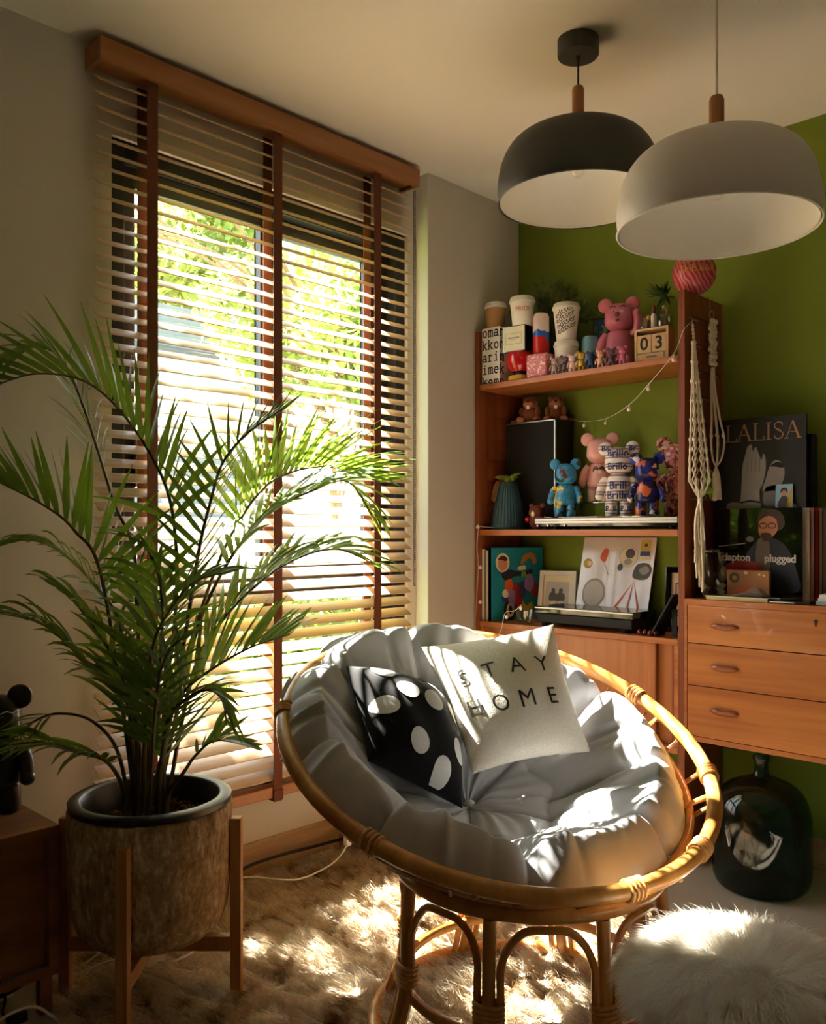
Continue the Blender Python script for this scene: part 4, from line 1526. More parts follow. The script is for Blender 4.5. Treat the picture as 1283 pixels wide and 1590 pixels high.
obj('text_line', MB().box(-0.026, 0.026, -0.0415, -0.0412, 0.053, 0.057).box(-0.012, 0.012, -0.0415, -0.0412, 0.046, 0.048), 'ink_grey', lb)
paper_cup('white paper cup with red lettering on top of the cream gift box', (0.222, -0.268, TS + 0.222), 0.107, 0.050, 0.040, 'cup_white', words=[('PRIDI', 0.025, 0.062, 0.006, 0.03, 'ink_red')])
k_ = thing('pink_tin', 'square pink speckled tin near the paper cups', 'tin', (0.314, -0.262, TS), 0.1)
cells('pink_speckle', [srgb(206, 110, 116), srgb(200, 100, 110), srgb(212, 118, 122), srgb(240, 210, 190)], 160, 0.4, 0)
obj('body', MB().box(-0.047, 0.047, -0.042, 0.042, 0, 0.094), 'pink_speckle', k_, bevel=0.008, seg=3, smooth=True)
obj('lid_seam', MB().box(-0.0474, 0.0474, -0.0424, 0.0424, 0.062, 0.064), 'pink_bear', k_)
cn = thing('drink_can', 'tall drink can in blue, red and white standing on the pink tin', 'can', (0.312, -0.262, TS + 0.0945))


def can_parts(t, r, h, bands):
    obj('body', MB().lathe([(0, 0.0), (r * 0.8, 0.0), (r, 0.008), (r, h - 0.014), (r * 0.82, h - 0.002)], 28), bands, t, smooth=True)
    tp = obj('top', MB().lathe([(r * 0.82, h - 0.002), (r * 0.84, h), (r * 0.78, h), (r * 0.76, h - 0.004), (0, h - 0.004)], 28), 'metal_silver', t, smooth=True)
    obj('pull_tab', MB().cbox((0, -0.006, h - 0.003), (0.012, 0.02, 0.001)), 'metal_silver', tp)


def band_mat(name, stops, noise_amt=0.5):
    m, nt, b = base_mat(name)
    v = coords(nt)
    sx = nt.nodes.new('ShaderNodeSeparateXYZ')
    nt.links.new(v, sx.inputs[0])
    n = noise(nt, v, 22, 1, 0.4)
    ad = nt.nodes.new('ShaderNodeMath')
    ad.operation = 'MULTIPLY_ADD'
    ad.inputs[1].default_value = noise_amt
    nt.links.new(n, ad.inputs[0])
    sc = nt.nodes.new('ShaderNodeMath')
    sc.operation = 'MULTIPLY'
    sc.inputs[1].default_value = 6.0
    nt.links.new(sx.outputs['Z'], sc.inputs[0])
    nt.links.new(sc.outputs[0], ad.inputs[2])
    nt.links.new(ramp(nt, ad.outputs[0], stops, 'CONSTANT'), b.inputs['Base Color'])
    b.inputs['Roughness'].default_value = 0.3
    return m


band_mat('can_print', [(0.0, srgb(190, 30, 34)), (0.62, srgb(40, 96, 190)), (0.80, srgb(226, 206, 200))])
can_parts(cn, 0.033, 0.163, 'can_print')
words = [('edtser', 0.034, 0.118 - i * 0.021, 0.004 * i - 0.008, 0.45, 'ink_black') for i in range(4)]
paper_cup('white paper cup stacked under the printed one', (0.408, -0.225, TS), 0.128, 0.048, 0.039, 'cup_white')
paper_cup('white paper cup covered in slanted black lettering, stacked on another cup', (0.408, -0.225, TS + 0.1325), 0.145, 0.052, 0.038, 'cup_white', words=words)
cn2 = thing('drink_can', 'pale blue drink can with a dark picture beside the pink bear', 'can', (0.488, -0.178, TS))
band_mat('can_blue', [(0.0, srgb(60, 80, 90)), (0.55, srgb(120, 176, 200))], 0.7)
can_parts(cn2, 0.033, 0.152, 'can_blue')
pk = bear('pink_bear_figure', 'large pink toy bear with one raised arm on the top shelf', (0.600, -0.148, TS), 0.292, ['pink_bear'] * 5, 0.42, arm='raised', face=True)
k = MB()
k.grid(lambda u, v: Vector((0.095 * 0.292 * (u * 2 - 1) * math.sqrt(max(0.05, 1 - (2 * v - 1) ** 4)), -(0.139 * math.sqrt(max(0, 1 - ((u * 2 - 1) * 0.55) ** 2)) + 0.008 - 0.035 * v) * 0.292, (0.25 + 0.25 * v) * 0.292)), 10, 12)
obj('belly_patch', k, 'pink_belly', pk, smooth=True)
mini = [
    (0.394, 'grey and white', [srgb(150, 140, 138), srgb(220, 210, 206), srgb(190, 130, 130)]), (0.442, 'dark purple', [srgb(60, 44, 66), srgb(90, 70, 92), srgb(150, 120, 130)]),
    (0.477, 'pale pink and white', [srgb(236, 208, 204), srgb(226, 180, 180), srgb(242, 230, 226)]), (0.519, 'gold yellow', [srgb(206, 170, 50), srgb(178, 140, 40), srgb(226, 200, 90)]),
    (0.561, 'navy blue', [srgb(36, 60, 110), srgb(60, 90, 150), srgb(24, 34, 60)]), (0.604, 'peach and cream', [srgb(226, 178, 140), srgb(236, 200, 170), srgb(206, 130, 110)]),
    (0.650, 'black and mauve', [srgb(70, 50, 62), srgb(150, 110, 130), srgb(34, 28, 34)]), (0.697, 'rose pink', [srgb(214, 110, 150), srgb(226, 140, 170), srgb(200, 96, 136)])]
for i, (x, cname, cols) in enumerate(mini):
    cells('mini_%s' % cname.replace(' ', '_'), cols, 70, 0.35)
    bear('mini_bear_figure', 'tiny %s toy bear in the row along the top shelf edge' % cname, (x, -0.285, TS), 0.072 if i != 3 else 0.078, 'mini_%s' % cname.replace(' ', '_'), 0.45, 'tiny bears along the top shelf', small=True)
bk = thing('framed_card', 'small framed picture standing behind the pink bear', 'picture', (0.500, -0.115, TS), 0.2)
obj('frame', MB().box(-0.035, 0.035, 0, 0.01, 0.0, 0.235), 'cord_dark', bk)
obj('picture', MB().box(-0.031, 0.031, -0.001, 0, 0.01, 0.23), cells('picture_blue', [srgb(120, 140, 120), srgb(90, 120, 130), srgb(40, 90, 140)], 30), bk)
cal = thing('cube_calendar', 'wooden block calendar showing 03 on the top shelf', 'calendar', (0.800, -0.235, TS), 0.10)
m = MB().box(-0.064, 0.064, -0.03, 0.03, 0, 0.008).box(-0.064, 0.064, -0.03, 0.03, 0.116, 0.124).box(-0.064, -0.056, -0.03, 0.03, 0.008, 0.116).box(0.056, 0.064, -0.03, 0.03, 0.008, 0.116).box(-0.056, 0.056, 0.024, 0.03, 0.008, 0.116)
obj('case', m, 'light_wood', cal, bevel=0.001)
for sx, s in ((-0.028, '0'), (0.028, '3')):
    cb = obj('number_block', MB().box(sx - 0.0272, sx + 0.0272, -0.028, 0.02, 0.034, 0.100), 'light_wood', cal, bevel=0.001)
    lettering(s, 0.066, 'ink_black', cb, M=at_face(sx, -0.0284, 0.066), extrude=0.0003, offset=0.001)
mb_ = obj('month_bar', MB().box(-0.055, 0.055, -0.028, 0.02, 0.0085, 0.032), 'light_wood', cal, bevel=0.001)
obj('text_line', MB().box(-0.020, 0.020, -0.0284, -0.028, 0.016, 0.023), 'ink_grey', mb_)
lettering('1', 0.026, 'ink_black', mb_, M=at_face(0.048, -0.0284, 0.021), extrude=0.0003)
CT = TS + 0.1245


def bottle(name, label, loc, prof, mat='bottle_clear', group=None, n=28):
    t = thing(name, label, 'bottle', loc, 0, group)
    wall = [(max(r - 0.0015, 0.0), z + 0.002) for r, z in prof]
    obj('glass', MB().lathe(prof + list(reversed(wall)), n, caps=False), mat, t, smooth=True, angle=60)
    return t


gb = bottle('cutting_bottle', 'squat clear glass bottle holding a dark leafy cutting on the calendar', (0.835, -0.225, CT), [(0, 0), (0.026, 0), (0.029, 0.006), (0.029, 0.04), (0.024, 0.05), (0.012, 0.058), (0.011, 0.075), (0.013, 0.078)])
ct = thing('leafy_cutting', 'dark green star-shaped cutting standing in the glass bottle', 'plant', (0.835, -0.225, CT + 0.004))
obj('stem', MB().tube([(0, 0, 0), (0.002, 0, 0.05), (0, 0, 0.11)], 0.0022, 6), 'palm_stem', ct)
for i in range(26):
    a = i * 2.4
    el = random.uniform(-0.2, 0.9)
    d = Vector((math.cos(a) * math.cos(el), math.sin(a) * math.cos(el), math.sin(el)))
    if d.x > 0.1:
        d = Vector((d.x * 0.6, -abs(d.y) - 0.6, d.z))
    vs, fs = leaflet_geo(Vector((0, 0, 0.095 + 0.02 * random.random())), d, Vector((-math.sin(a), math.cos(a), 0)), random.uniform(0.07, 0.095), 0.008, 0.2, 4)
    obj('leaf', MB().add(vs, fs), 'cutting_leaf', ct, smooth=True, angle=180)
bottle('tiny_bottle', 'tiny dark glass bottle with a cork on the calendar', (0.762, -0.245, CT), [(0, 0), (0.010, 0), (0.012, 0.004), (0.012, 0.022), (0.006, 0.03), (0.006, 0.042)], 'bottle_clear')
fg = thing('small_figurine', 'small brown and white figurine on the calendar', 'figurine', (0.765, -0.215, CT))
obj('body', MB().lathe([(0, 0), (0.012, 0), (0.014, 0.01), (0.010, 0.03), (0.008, 0.04), (0, 0.042)], 16), plain('fig_brown', srgb(96, 52, 34), 0.5), fg, smooth=True)
obj('head', MB().ell((0, 0, 0.05), 0.009, 0.009, 0.010, 12, 8), plain('fig_tan', srgb(196, 150, 110), 0.5), fg, smooth=True)
fg = thing('small_vial', 'white capped glass vial beside the squat bottle', 'bottle', (0.792, -0.225, CT))
obj('glass', MB().lathe([(0, 0), (0.010, 0), (0.011, 0.004), (0.011, 0.05), (0.007, 0.056), (0.007, 0.062)], 18), 'cup_white', fg, smooth=True)
obj('cap', MB().lathe([(0.0085, 0.058), (0.0085, 0.085), (0, 0.087)], 18), 'fig_brown', fg, smooth=True)
# fern behind the cups
fn_ = thing('potted_fern', 'bushy green fern in a dark pot behind the paper cups', 'plant', (0.255, -0.095, TS))
obj('pot', MB().lathe([(0, 0), (0.05, 0), (0.062, 0.10), (0.058, 0.10), (0.05, 0.09), (0, 0.09)], 24), 'pot_black', fn_, smooth=True)
k = MB()
for i in range(70):
    a = random.uniform(0, 2 * PI)
    ln = random.uniform(0.22, 0.40)
    sp = random.uniform(0.1, 0.95)
    q = [Vector((0, 0, 0.09)), Vector((math.cos(a) * sp * ln * 0.35, math.sin(a) * 0.05, 0.09 + ln * 0.6)), Vector((math.cos(a) * sp * ln * 0.75, math.sin(a) * 0.065, 0.09 + ln * (1.02 - sp * 0.5)))]
    S = spline(q, 8)
    k.tube(S, 0.0014, 4)
    for j in range(3, len(S)):
        tan = (S[j] - S[j - 1]).normalized()
        for sg in (-1, 1):
            d = (tan * 0.6 + Vector((random.uniform(-1, 1), random.uniform(-0.4, 0.4), random.uniform(-0.3, 0.8)))).normalized()
            vs, fs = leaflet_geo(S[j], d, d.orthogonal(), random.uniform(0.020, 0.042), 0.0050, 0.4, 3)
            k.add(vs, fs)
k.v = [(min(max(x, -0.215), 0.3), min(y, 0.085), z) for x, y, z in k.v]
obj('foliage', k, 'fern_leaf', fn_, smooth=True, angle=180)['kind'] = 'stuff'
# inflated ball on the upright
bl = thing('lettered_ball', 'red and pink striped ball with yellow lettering on top of the upright', 'ball', (0.945, -0.216, 2.0055))


def ball_mat():
    m, nt, b = base_mat('ball_red')
    v = coords(nt, (1, 1, 1), rot=(0.5, 0.4, 0))
    wv = nt.nodes.new('ShaderNodeTexWave')
    wv.inputs['Scale'].default_value = 22
    wv.inputs['Distortion'].default_value = 5
    wv.inputs['Detail'].default_value = 1
    nt.links.new(v, wv.inputs['Vector'])
    nt.links.new(ramp(nt, wv.outputs['Fac'], [(0.3, srgb(150, 40, 52)), (0.7, srgb(206, 100, 110))]), b.inputs['Base Color'])
    b.inputs['Roughness'].default_value = 0.4


ball_mat()
obj('shell', MB().ell((0, 0, 0.0756), 0.0756, 0.0756, 0.0756, 36, 24), 'ball_red', bl, smooth=True)


def ball_fn(co, a0=-0.95):
    a = a0 + co.x / 0.0756
    e = co.y / 0.0756
    r = 0.0756 + 0.0006 + co.z
    return Vector((r * math.cos(e) * math.cos(a), r * math.cos(e) * math.sin(a), 0.0756 + r * math.sin(e)))


lettering('BEAUTIF', 0.030, 'yellow_gloss', bl, fn=lambda co: ball_fn(Vector((co.x, co.y + 0.032, co.z))), step=0.005, extrude=0.0003)
lettering('THE BAY', 0.034, 'yellow_gloss', bl, fn=lambda co: ball_fn(co), step=0.005, extrude=0.0003)

# ------------------------------------------------------------------ middle shelf
MS = 1.1725
vs_ = thing('ribbed_vase', 'teal fluted conical vase on the middle shelf', 'vase', (0.115, -0.225, MS))
k = MB()
N = 96
prof = [(0.0, 0.0), (0.066, 0.0), (0.071, 0.008), (0.071, 0.02), (0.060, 0.09), (0.046, 0.160), (0.038, 0.195), (0.034, 0.198), (0.033, 0.19), (0.0, 0.185)]
vv, ff = [], []
for r_, z_ in prof:
    for i in range(N):
        a = 2 * PI * i / N
        q = r_ * (1 + (0.025 * math.cos(a * 32) if 0.015 < z_ < 0.197 and r_ > 0.036 else 0))
        vv.append((q * math.cos(a), q * math.sin(a), z_))
for i in range(len(prof) - 1):
    for j in range(N):
        l = (j + 1) % N
        ff.append((i * N + j, i * N + l, (i + 1) * N + l, (i + 1) * N + j))
obj('body', k.add(vv, ff), plain('vase_teal', srgb(38, 72, 84), 0.45), vs_, smooth=True)
sp = thing('leaf_sprig', 'lime green sprig with hanging roots in the teal vase', 'plant', (0.115, -0.225, MS + 0.187))
for i in range(7):
    a = -0.9 + i * 0.75
    d = Vector((math.cos(a), math.sin(a) - 0.4, random.uniform(0.3, 0.9)))
    q, f_ = leaflet_geo(Vector((0, 0, 0.012)), d, d.orthogonal(), random.uniform(0.055, 0.075), 0.019, 0.7, 5)
    obj('leaf', MB().add(q, f_), 'lime_leaf', sp, smooth=True, angle=180)
obj('stem', MB().tube([(0, 0, 0), (0, 0, 0.016)], 0.002, 5), 'palm_stem', sp)
m = MB()
for i in range(7):
    x = -0.035 + 0.004 * i
    m.tube([(x * 0.2, -0.012, 0.012), (x * 0.5, -0.030, 0.020), (x * 0.9, -0.043, 0.012), (x, -0.052, -0.012), (x - 0.004, -0.060, -0.045 - 0.01 * random.random()), (x - 0.005 + 0.006 * random.random(), -0.068, -0.085 + 0.02 * random.random())], 0.0014, 5)
obj('roots', m, plain('root_brown', srgb(130, 92, 60), 0.9), sp)['kind'] = 'stuff'

spk = thing('loudspeaker', 'dark loudspeaker with black cloth grille on the middle shelf', 'speaker', (0.175, -0.085, MS))
obj('cabinet', MB().box(-0.13, 0.13, -0.06, 0.062, 0, 0.455), 'speaker_case', spk, bevel=0.002)
gr = obj('grille', MB().box(-0.126, 0.122, -0.068, -0.06, 0.006, 0.449), 'speaker_cloth', spk, bevel=0.002)
m = MB().box(0.123, 0.129, -0.069, -0.06, 0.0, 0.455).box(-0.13, 0.129, -0.069, -0.06, 0.450, 0.455)
obj('trim', m, 'metal_silver', spk)


def plush(label, loc, rotz, s=1.0, tl=-1):
    t = thing('plush_animal', label, 'soft toy', loc, rotz, 'plush animals on the loudspeaker')
    if 'plush_brown' not in MATS:
        plain('plush_brown', srgb(138, 70, 34), 1.0, var=0.15, nscale=150, bmp=1.0, bscale=300, sheen=0.4)
        plain('plush_tan', srgb(178, 112, 84), 1.0, var=0.1, nscale=150, bmp=1.0, bscale=300)
    obj('body', MB().ell((0, 0, 0.032 * s), 0.036 * s, 0.030 * s, 0.034 * s, 16, 12), 'plush_brown', t, smooth=True)
    hd = obj('head', MB().ell((0.0, -0.008 * s, 0.078 * s), 0.030 * s, 0.027 * s, 0.026 * s, 16, 12), 'plush_brown', t, smooth=True)
    obj('muzzle', MB().ell((0, -0.030 * s, 0.074 * s), 0.022 * s, 0.012 * s, 0.016 * s, 14, 10), 'plush_tan', hd, smooth=True)
    obj('teeth', MB().box(-0.006 * s, 0.006 * s, -0.042 * s, -0.036 * s, 0.052 * s, 0.066 * s), 'ink_white', hd, bevel=0.001)
    obj('nose', MB().ell((0, -0.042 * s, 0.083 * s), 0.006 * s, 0.004 * s, 0.004 * s, 8, 6), 'ink_black', hd)
    for sg in (-1, 1):
        obj('ear', MB().ell((sg * 0.024 * s, 0, 0.099 * s), 0.009 * s, 0.006 * s, 0.009 * s, 10, 8), 'plush_brown', hd, smooth=True)
        obj('foot', MB().ell((sg * 0.034 * s, -0.030 * s, 0.012 * s), 0.017 * s, 0.022 * s, 0.0118 * s, 12, 8), 'plush_tan', t, smooth=True)
        obj('arm', MB().ell((sg * 0.034 * s, -0.014 * s, 0.044 * s), 0.011 * s, 0.013 * s, 0.020 * s, 10, 8), 'plush_brown', t, smooth=True)
    obj('tail', MB().ell((tl * 0.055 * s, 0.0, 0.008 * s), 0.030 * s, 0.018 * s, 0.0078 * s, 12, 8), 'plush_brown', t, smooth=True)


plush('brown plush animal with front teeth and outstretched tail on the loudspeaker', (0.143, -0.105, MS + 0.4555), 0.35, 1.05)
plush('brown plush animal sitting behind the other one at the loudspeaker edge', (0.243, -0.062, MS + 0.4555), 0.6, 1.0, 1)
# hi-fi deck
dk = thing('hifi_deck', 'flat black hi-fi deck with a silver front edge carrying the toy bears', 'hi-fi', (0.618, -0.165, MS))
obj('case', MB().box(-0.305, 0.305, -0.125, 0.13, 0.010, 0.044), 'gloss_black', dk, bevel=0.002)
obj('front_bar', MB().box(-0.308, 0.308, -0.137, -0.125, 0.022, 0.043), 'metal_silver', dk, bevel=0.002)
obj('front_groove', MB().box(-0.307, 0.307, -0.1375, -0.1369, 0.031, 0.033), 'gloss_black', dk)
obj('glass_plate', MB().box(-0.300, 0.306, -0.134, 0.13, 0.0445, 0.0485), 'bottle_clear', dk)
for fx in (-0.27, 0.27):
    for fy in (-0.105, 0.105):
        obj('foot', MB().lathe([(0, 0), (0.012, 0), (0.014, 0.010), (0, 0.010)], 14, (fx, fy, 0)), 'plastic_black', dk)
for kx in (-0.298, -0.25, -0.17):
    obj('knob', MB().lathe([(0, 0), (0.004, 0), (0.004, 0.008), (0, 0.008)], 10, (kx, -0.125, 0.015), Matrix.Rotation(PI / 2, 4, 'X')), 'metal_silver', dk)
DT = MS + 0.0487
cells('bear_blue', [srgb(44, 130, 180), srgb(60, 150, 196), srgb(50, 140, 188), srgb(70, 158, 204), srgb(214, 182, 60), srgb(50, 136, 186), srgb(110, 40, 40), srgb(36, 50, 60), srgb(54, 146, 194)], 34, 0.35, 0.1)
cells('bear_multi', [srgb(206, 130, 130), srgb(226, 170, 150), srgb(170, 84, 50), srgb(232, 206, 190), srgb(90, 44, 40), srgb(196, 106, 110), srgb(222, 150, 120), srgb(120, 60, 80)], 36, 0.4, 0.25)
cells('bear_navy', [srgb(30, 34, 120), srgb(24, 26, 84), srgb(36, 44, 140), srgb(226, 214, 208), srgb(20, 22, 60), srgb(200, 100, 60), srgb(40, 50, 150)], 30, 0.3, 0.15)


def brillo_mat():
    m, nt, b = base_mat('bear_striped')
    v = coords(nt)
    wv = nt.nodes.new('ShaderNodeTexWave')
    wv.bands_direction = 'Z'
    wv.inputs['Scale'].default_value = 9
    wv.inputs['Distortion'].default_value = 1.2
    nt.links.new(v, wv.inputs['Vector'])
    nt.links.new(ramp(nt, wv.outputs['Fac'], [(0.0, srgb(232, 226, 222)), (0.5, srgb(230, 222, 220)), (0.56, srgb(176, 60, 60)), (0.64, srgb(150, 138, 140)), (0.82, srgb(170, 156, 156)), (0.88, srgb(60, 60, 110)), (0.93, srgb(222, 216, 214))], 'CONSTANT'), b.inputs['Base Color'])
    b.inputs['Roughness'].default_value = 0.35


brillo_mat()
bear('printed_bear_figure', 'blue toy bear printed with yellow and red patches on the hi-fi deck', (0.404, -0.225, DT), 0.232, 'bear_blue', 0.45)
rs = thing('display_riser', 'small clear riser plate under the pink bear', 'riser', (0.500, -0.12, DT))
obj('plate', MB().box(-0.075, 0.075, -0.055, 0.055, 0.055, 0.058), 'acrylic', rs)
for fx in (-0.06, 0.06):
    obj('post', MB().box(fx - 0.002, fx + 0.002, -0.05, 0.05, 0, 0.055), 'acrylic', rs)
bp = bear('heart_bear_figure', 'plain pink toy bear with a heart picture on its chest', (0.500, -0.125, DT + 0.0585), 0.278, ['pink_flesh', 'pink_flesh', 'pink_flesh', cells('leg_marble', [srgb(226, 190, 180), srgb(206, 200, 180), srgb(196, 150, 140)], 24, 0.35), 'pink_flesh'], 0.42)
hp = []
for i in range(40):
    t = 2 * PI * i / 40
    hp.append((0.0016 * 16 * math.sin(t) ** 3, 0.0019 * (13 * math.cos(t) - 5 * math.cos(2 * t) - 2 * math.cos(3 * t) - math.cos(4 * t))))
H_ = 0.278
def chest(co, off=0.0012):
    a = -PI / 2 + co.x / (0.165 * H_)
    r = 0.166 * H_ + off
    return Vector((r * math.cos(a), r * 0.78 * math.sin(a), 0.44 * H_ + co.y))
vv = [chest(Vector((x, z - 0.003, 0))) for x, z in hp] + [chest(Vector((0, 0, 0)))]
obj('heart_print', MB().add(vv, [(i, (i + 1) % 40, 40) for i in range(40)]), plain('heart_dark', srgb(84, 56, 52), 0.5), bp)
vv = [chest(Vector((0.007 * math.cos(2 * PI * i / 16) + 0.003, 0.009 * math.sin(2 * PI * i / 16) - 0.002, 0)), 0.002) for i in range(16)]
obj('heart_light', MB().add(vv, [tuple(range(16))]), 'paper_cream', bp)
br = bear('lettered_bear_figure', 'white toy bear with red stripes and blue lettering on the hi-fi deck', (0.640, -0.215, DT), 0.285, 'bear_striped', 0.42)
HB = 0.285
def wrap(rx, ry, zc, ang=-PI / 2):
    def fn(co):
        a = ang + co.x / rx
        return Vector(((rx + 0.0014) * math.cos(a), (ry + 0.0014) * math.sin(a), zc + co.y))
    return fn
for s, size, rx, ry, zc in (('Brillo', 0.040, 0.186, 0.152, 0.83), ('Brillo', 0.036, 0.194, 0.200, 0.655), ('Brill', 0.042, 0.178, 0.142, 0.405), ('Brillo', 0.042, 0.187, 0.148, 0.275)):
    lettering(s, size, 'ink_blue', br, fn=wrap(rx * HB, ry * HB, zc * HB), step=0.005, extrude=0.0002, offset=0.0008)
for sg in (-1, 1):
    lettering('Bril', 0.028, 'ink_blue', br, M=Matrix.Translation((sg * 0.096 * HB, -0.103 * HB, 0.1 * HB)) @ FACE, extrude=0.0002, offset=0.0006)
    lettering('Br', 0.030, 'ink_blue', br, M=Matrix.Translation((sg * 0.178 * HB, -0.031 * HB, 0.905 * HB)) @ FACE, extrude=0.0002, offset=0.0006)
nb = bear('printed_bear_figure', 'navy blue toy bear with white and orange patches beside the collage bear', (0.765, -0.225, DT), 0.235, 'bear_navy', 0.42)
bear('printed_bear_figure', 'collage printed toy bear in pinks and browns next to the upright', (0.832, -0.112, DT), 0.298, 'bear_multi', 0.42)
bb2 = thing('bear_head_toy', 'small round brown bear toy with red paws by the loudspeaker', 'soft toy', (0.264, -0.225, MS))
plain('toy_brown', srgb(104, 46, 26), 0.8)
obj('body', MB().ell((0, 0, 0.03), 0.034, 0.026, 0.030, 14, 10), 'toy_brown', bb2, smooth=True)
hd = obj('head', MB().ell((0, 0, 0.068), 0.036, 0.030, 0.031, 16, 12), 'toy_brown', bb2, smooth=True)
for sg in (-1, 1):
    obj('ear', MB().ell((sg * 0.027, 0, 0.096), 0.011, 0.007, 0.011, 10, 8), 'toy_brown', hd, smooth=True)
    obj('paw', MB().ell((sg * 0.034, -0.018, 0.040), 0.012, 0.012, 0.012, 10, 8), 'red_gloss', bb2, smooth=True)
obj('muzzle', MB().ell((0, -0.027, 0.062), 0.009, 0.005, 0.012, 12, 8), 'paper_cream', hd, smooth=True)

# ------------------------------------------------------------------ flat prints: polygons lying on a sleeve


def blob(pts, per=6):
    return [(q.x, q.y) for q in spline([(a, b_, 0) for a, b_ in pts], per, True)]


def disc(cx, cz, rx, rz=None, n=24, a0=0.0):
    rz = rx if rz is None else rz
    ca, sa = math.cos(a0), math.sin(a0)
    return [(cx + rx * math.cos(2 * PI * i / n) * ca - rz * math.sin(2 * PI * i / n) * sa, cz + rx * math.cos(2 * PI * i / n) * sa + rz * math.sin(2 * PI * i / n) * ca) for i in range(n)]


def print_poly(parent, pts, layer, mat, fn=None, name='print'):
    """one printed shape on the face y=0 of its parent, facing -y"""
    y = -0.0003 * (layer + 1)
    b = bmesh.new()
    vs = [b.verts.new((x, y, z)) for x, z in pts]
    b.faces.new(vs)
    bmesh.ops.triangulate(b, faces=b.faces[:])
    me = bpy.data.meshes.new(name)
    b.to_mesh(me)
    b.free()
    if fn:
        for v in me.vertices:
            v.co = fn(v.co)
    return obj(name, me, mat, parent)


def stroke(p, w):
    """a stroke of width w along 2-D points as quads"""
    out = []
    for (x0, z0), (x1, z1) in zip(p[:-1], p[1:]):
        dx, dz = x1 - x0, z1 - z0
        l = math.hypot(dx, dz) or 1
        nx, nz = -dz / l * w / 2, dx / l * w / 2
        ex, ez = dx / l * w * 0.15, dz / l * w * 0.15
        out.append([(x0 + nx - ex, z0 + nz - ez), (x1 + nx + ex, z1 + nz + ez), (x1 - nx + ex, z1 - nz + ez), (x0 - nx - ex, z0 - nz - ez)])
    return out


def strokes_mesh(quads, M):
    m = MB()
    for q in quads:
        m.add([M @ Vector((x, z, 0)) for x, z in q], [(0, 1, 2, 3)])
    return m


def arc(cx, cz, rx, rz, a0, a1, n=12):
    return [(cx + rx * math.cos(math.radians(a0 + (a1 - a0) * i / n)), cz + rz * math.sin(math.radians(a0 + (a1 - a0) * i / n))) for i in range(n + 1)]


# slab letters in a 1 x 1 cell: (points, relative weight)
SLAB = {
    'o': [(arc(.5, .36, .30, .36, 0, 360, 20), 1)],
    'k': [([(.2, 0), (.2, 1.05)], 1), ([(.72, .72), (.22, .3)], 1), ([(.38, .42), (.78, 0)], 1), ([(.05, 0), (.36, 0)], .7), ([(.62, 0), (.95, 0)], .7), ([(.05, 1.05), (.2, 1.05)], .7), ([(.56, .72), (.9, .72)], .7)],
    'a': [(arc(.42, .2, .28, .2, 0, 360, 16), 1), ([(.72, 0), (.72, .5)], 1), (arc(.46, .5, .26, .22, 0, 150), 1), ([(.72, 0), (.92, 0)], .7)],
    'r': [([(.3, 0), (.3, .72)], 1), (arc(.58, .44, .28, .26, 150, 50), 1), ([(.1, 0), (.6, 0)], .7), ([(.1, .72), (.3, .72)], .7)],
    'i': [([(.5, 0), (.5, .72)], 1), ([(.2, 0), (.8, 0)], .7), ([(.24, .72), (.5, .72)], .7), ([(.5, .92), (.5, 1.04)], 1.3)],
    'm': [([(.16, 0), (.16, .72)], 1), ([(.5, 0), (.5, .55)], 1), ([(.84, 0), (.84, .55)], 1), (arc(.33, .54, .17, .18, 180, 0), 1), (arc(.67, .54, .17, .18, 180, 0), 1), ([(.03, 0), (.3, 0)], .7), ([(.4, 0), (.62, 0)], .7), ([(.74, 0), (.98, 0)], .7), ([(.03, .72), (.16, .72)], .7)],
    'e': [(arc(.5, .36, .32, .36, 0, 315, 18), 1), ([(.18, .38), (.82, .38)], .8)],
    'n': [([(.2, 0), (.2, .72)], 1), ([(.76, 0), (.76, .5)], 1), (arc(.48, .48, .28, .24, 180, 0), 1), ([(.05, 0), (.38, 0)], .7), ([(.6, 0), (.95, 0)], .7), ([(.05, .72), (.2, .72)], .7)],
}
SERIF = {
    'L': [([(.2, 0), (.2, 1)], 1), ([(.05, 1), (.36, 1)], .35), ([(.05, 0), (.72, 0)], .35), ([(.72, 0), (.76, .22)], .35)],
    'A': [([(.08, 0), (.46, 1)], .35), ([(.46, 1), (.84, 0)], 1), ([(.2, .36), (.70, .36)], .3), ([(-.04, 0), (.22, 0)], .35), ([(.70, 0), (1.0, 0)], .35)],
    'I': [([(.25, 0), (.25, 1)], 1), ([(.1, 1), (.42, 1)], .35), ([(.1, 0), (.42, 0)], .35)],
    'S': [([(.60, .86), (.50, .97), (.36, 1.0), (.20, .95), (.12, .82), (.14, .70), (.24, .60)], .55), ([(.24, .60), (.38, .53), (.52, .44)], 1), ([(.52, .44), (.62, .33), (.63, .20), (.55, .07), (.40, 0.0), (.22, .03), (.11, .15)], .55), ([(.60, .95), (.60, .78)], .35), ([(.11, .24), (.11, .04)], .35)],
}
for o in [c for c in pb.children if c.name.startswith('lettering')]:
    bpy.data.objects.remove(o)
for i, s in enumerate(('oman', 'kkon', 'arim', 'imek', 'komn')):
    z = 0.196 - i * 0.0515
    for j, chh in enumerate(s):
        side = j == 3
        qs = []
        for p, w in SLAB[chh]:
            p = [(x * 0.030, min(max(zz * 0.036, -z + 0.003), 0.231 - z)) for x, zz in p]
            qs += stroke(p, 0.0060 * w)
        if side:
            M_ = Matrix.Translation((0.0474, -0.048, z)) @ Matrix.Rotation(PI / 2, 4, 'Z') @ FACE
        else:
            M_ = Matrix.Translation((-0.0455 + 0.0305 * j, -0.0504, z)) @ FACE
        obj('letter', strokes_mesh(qs, M_), 'ink_black', pb)

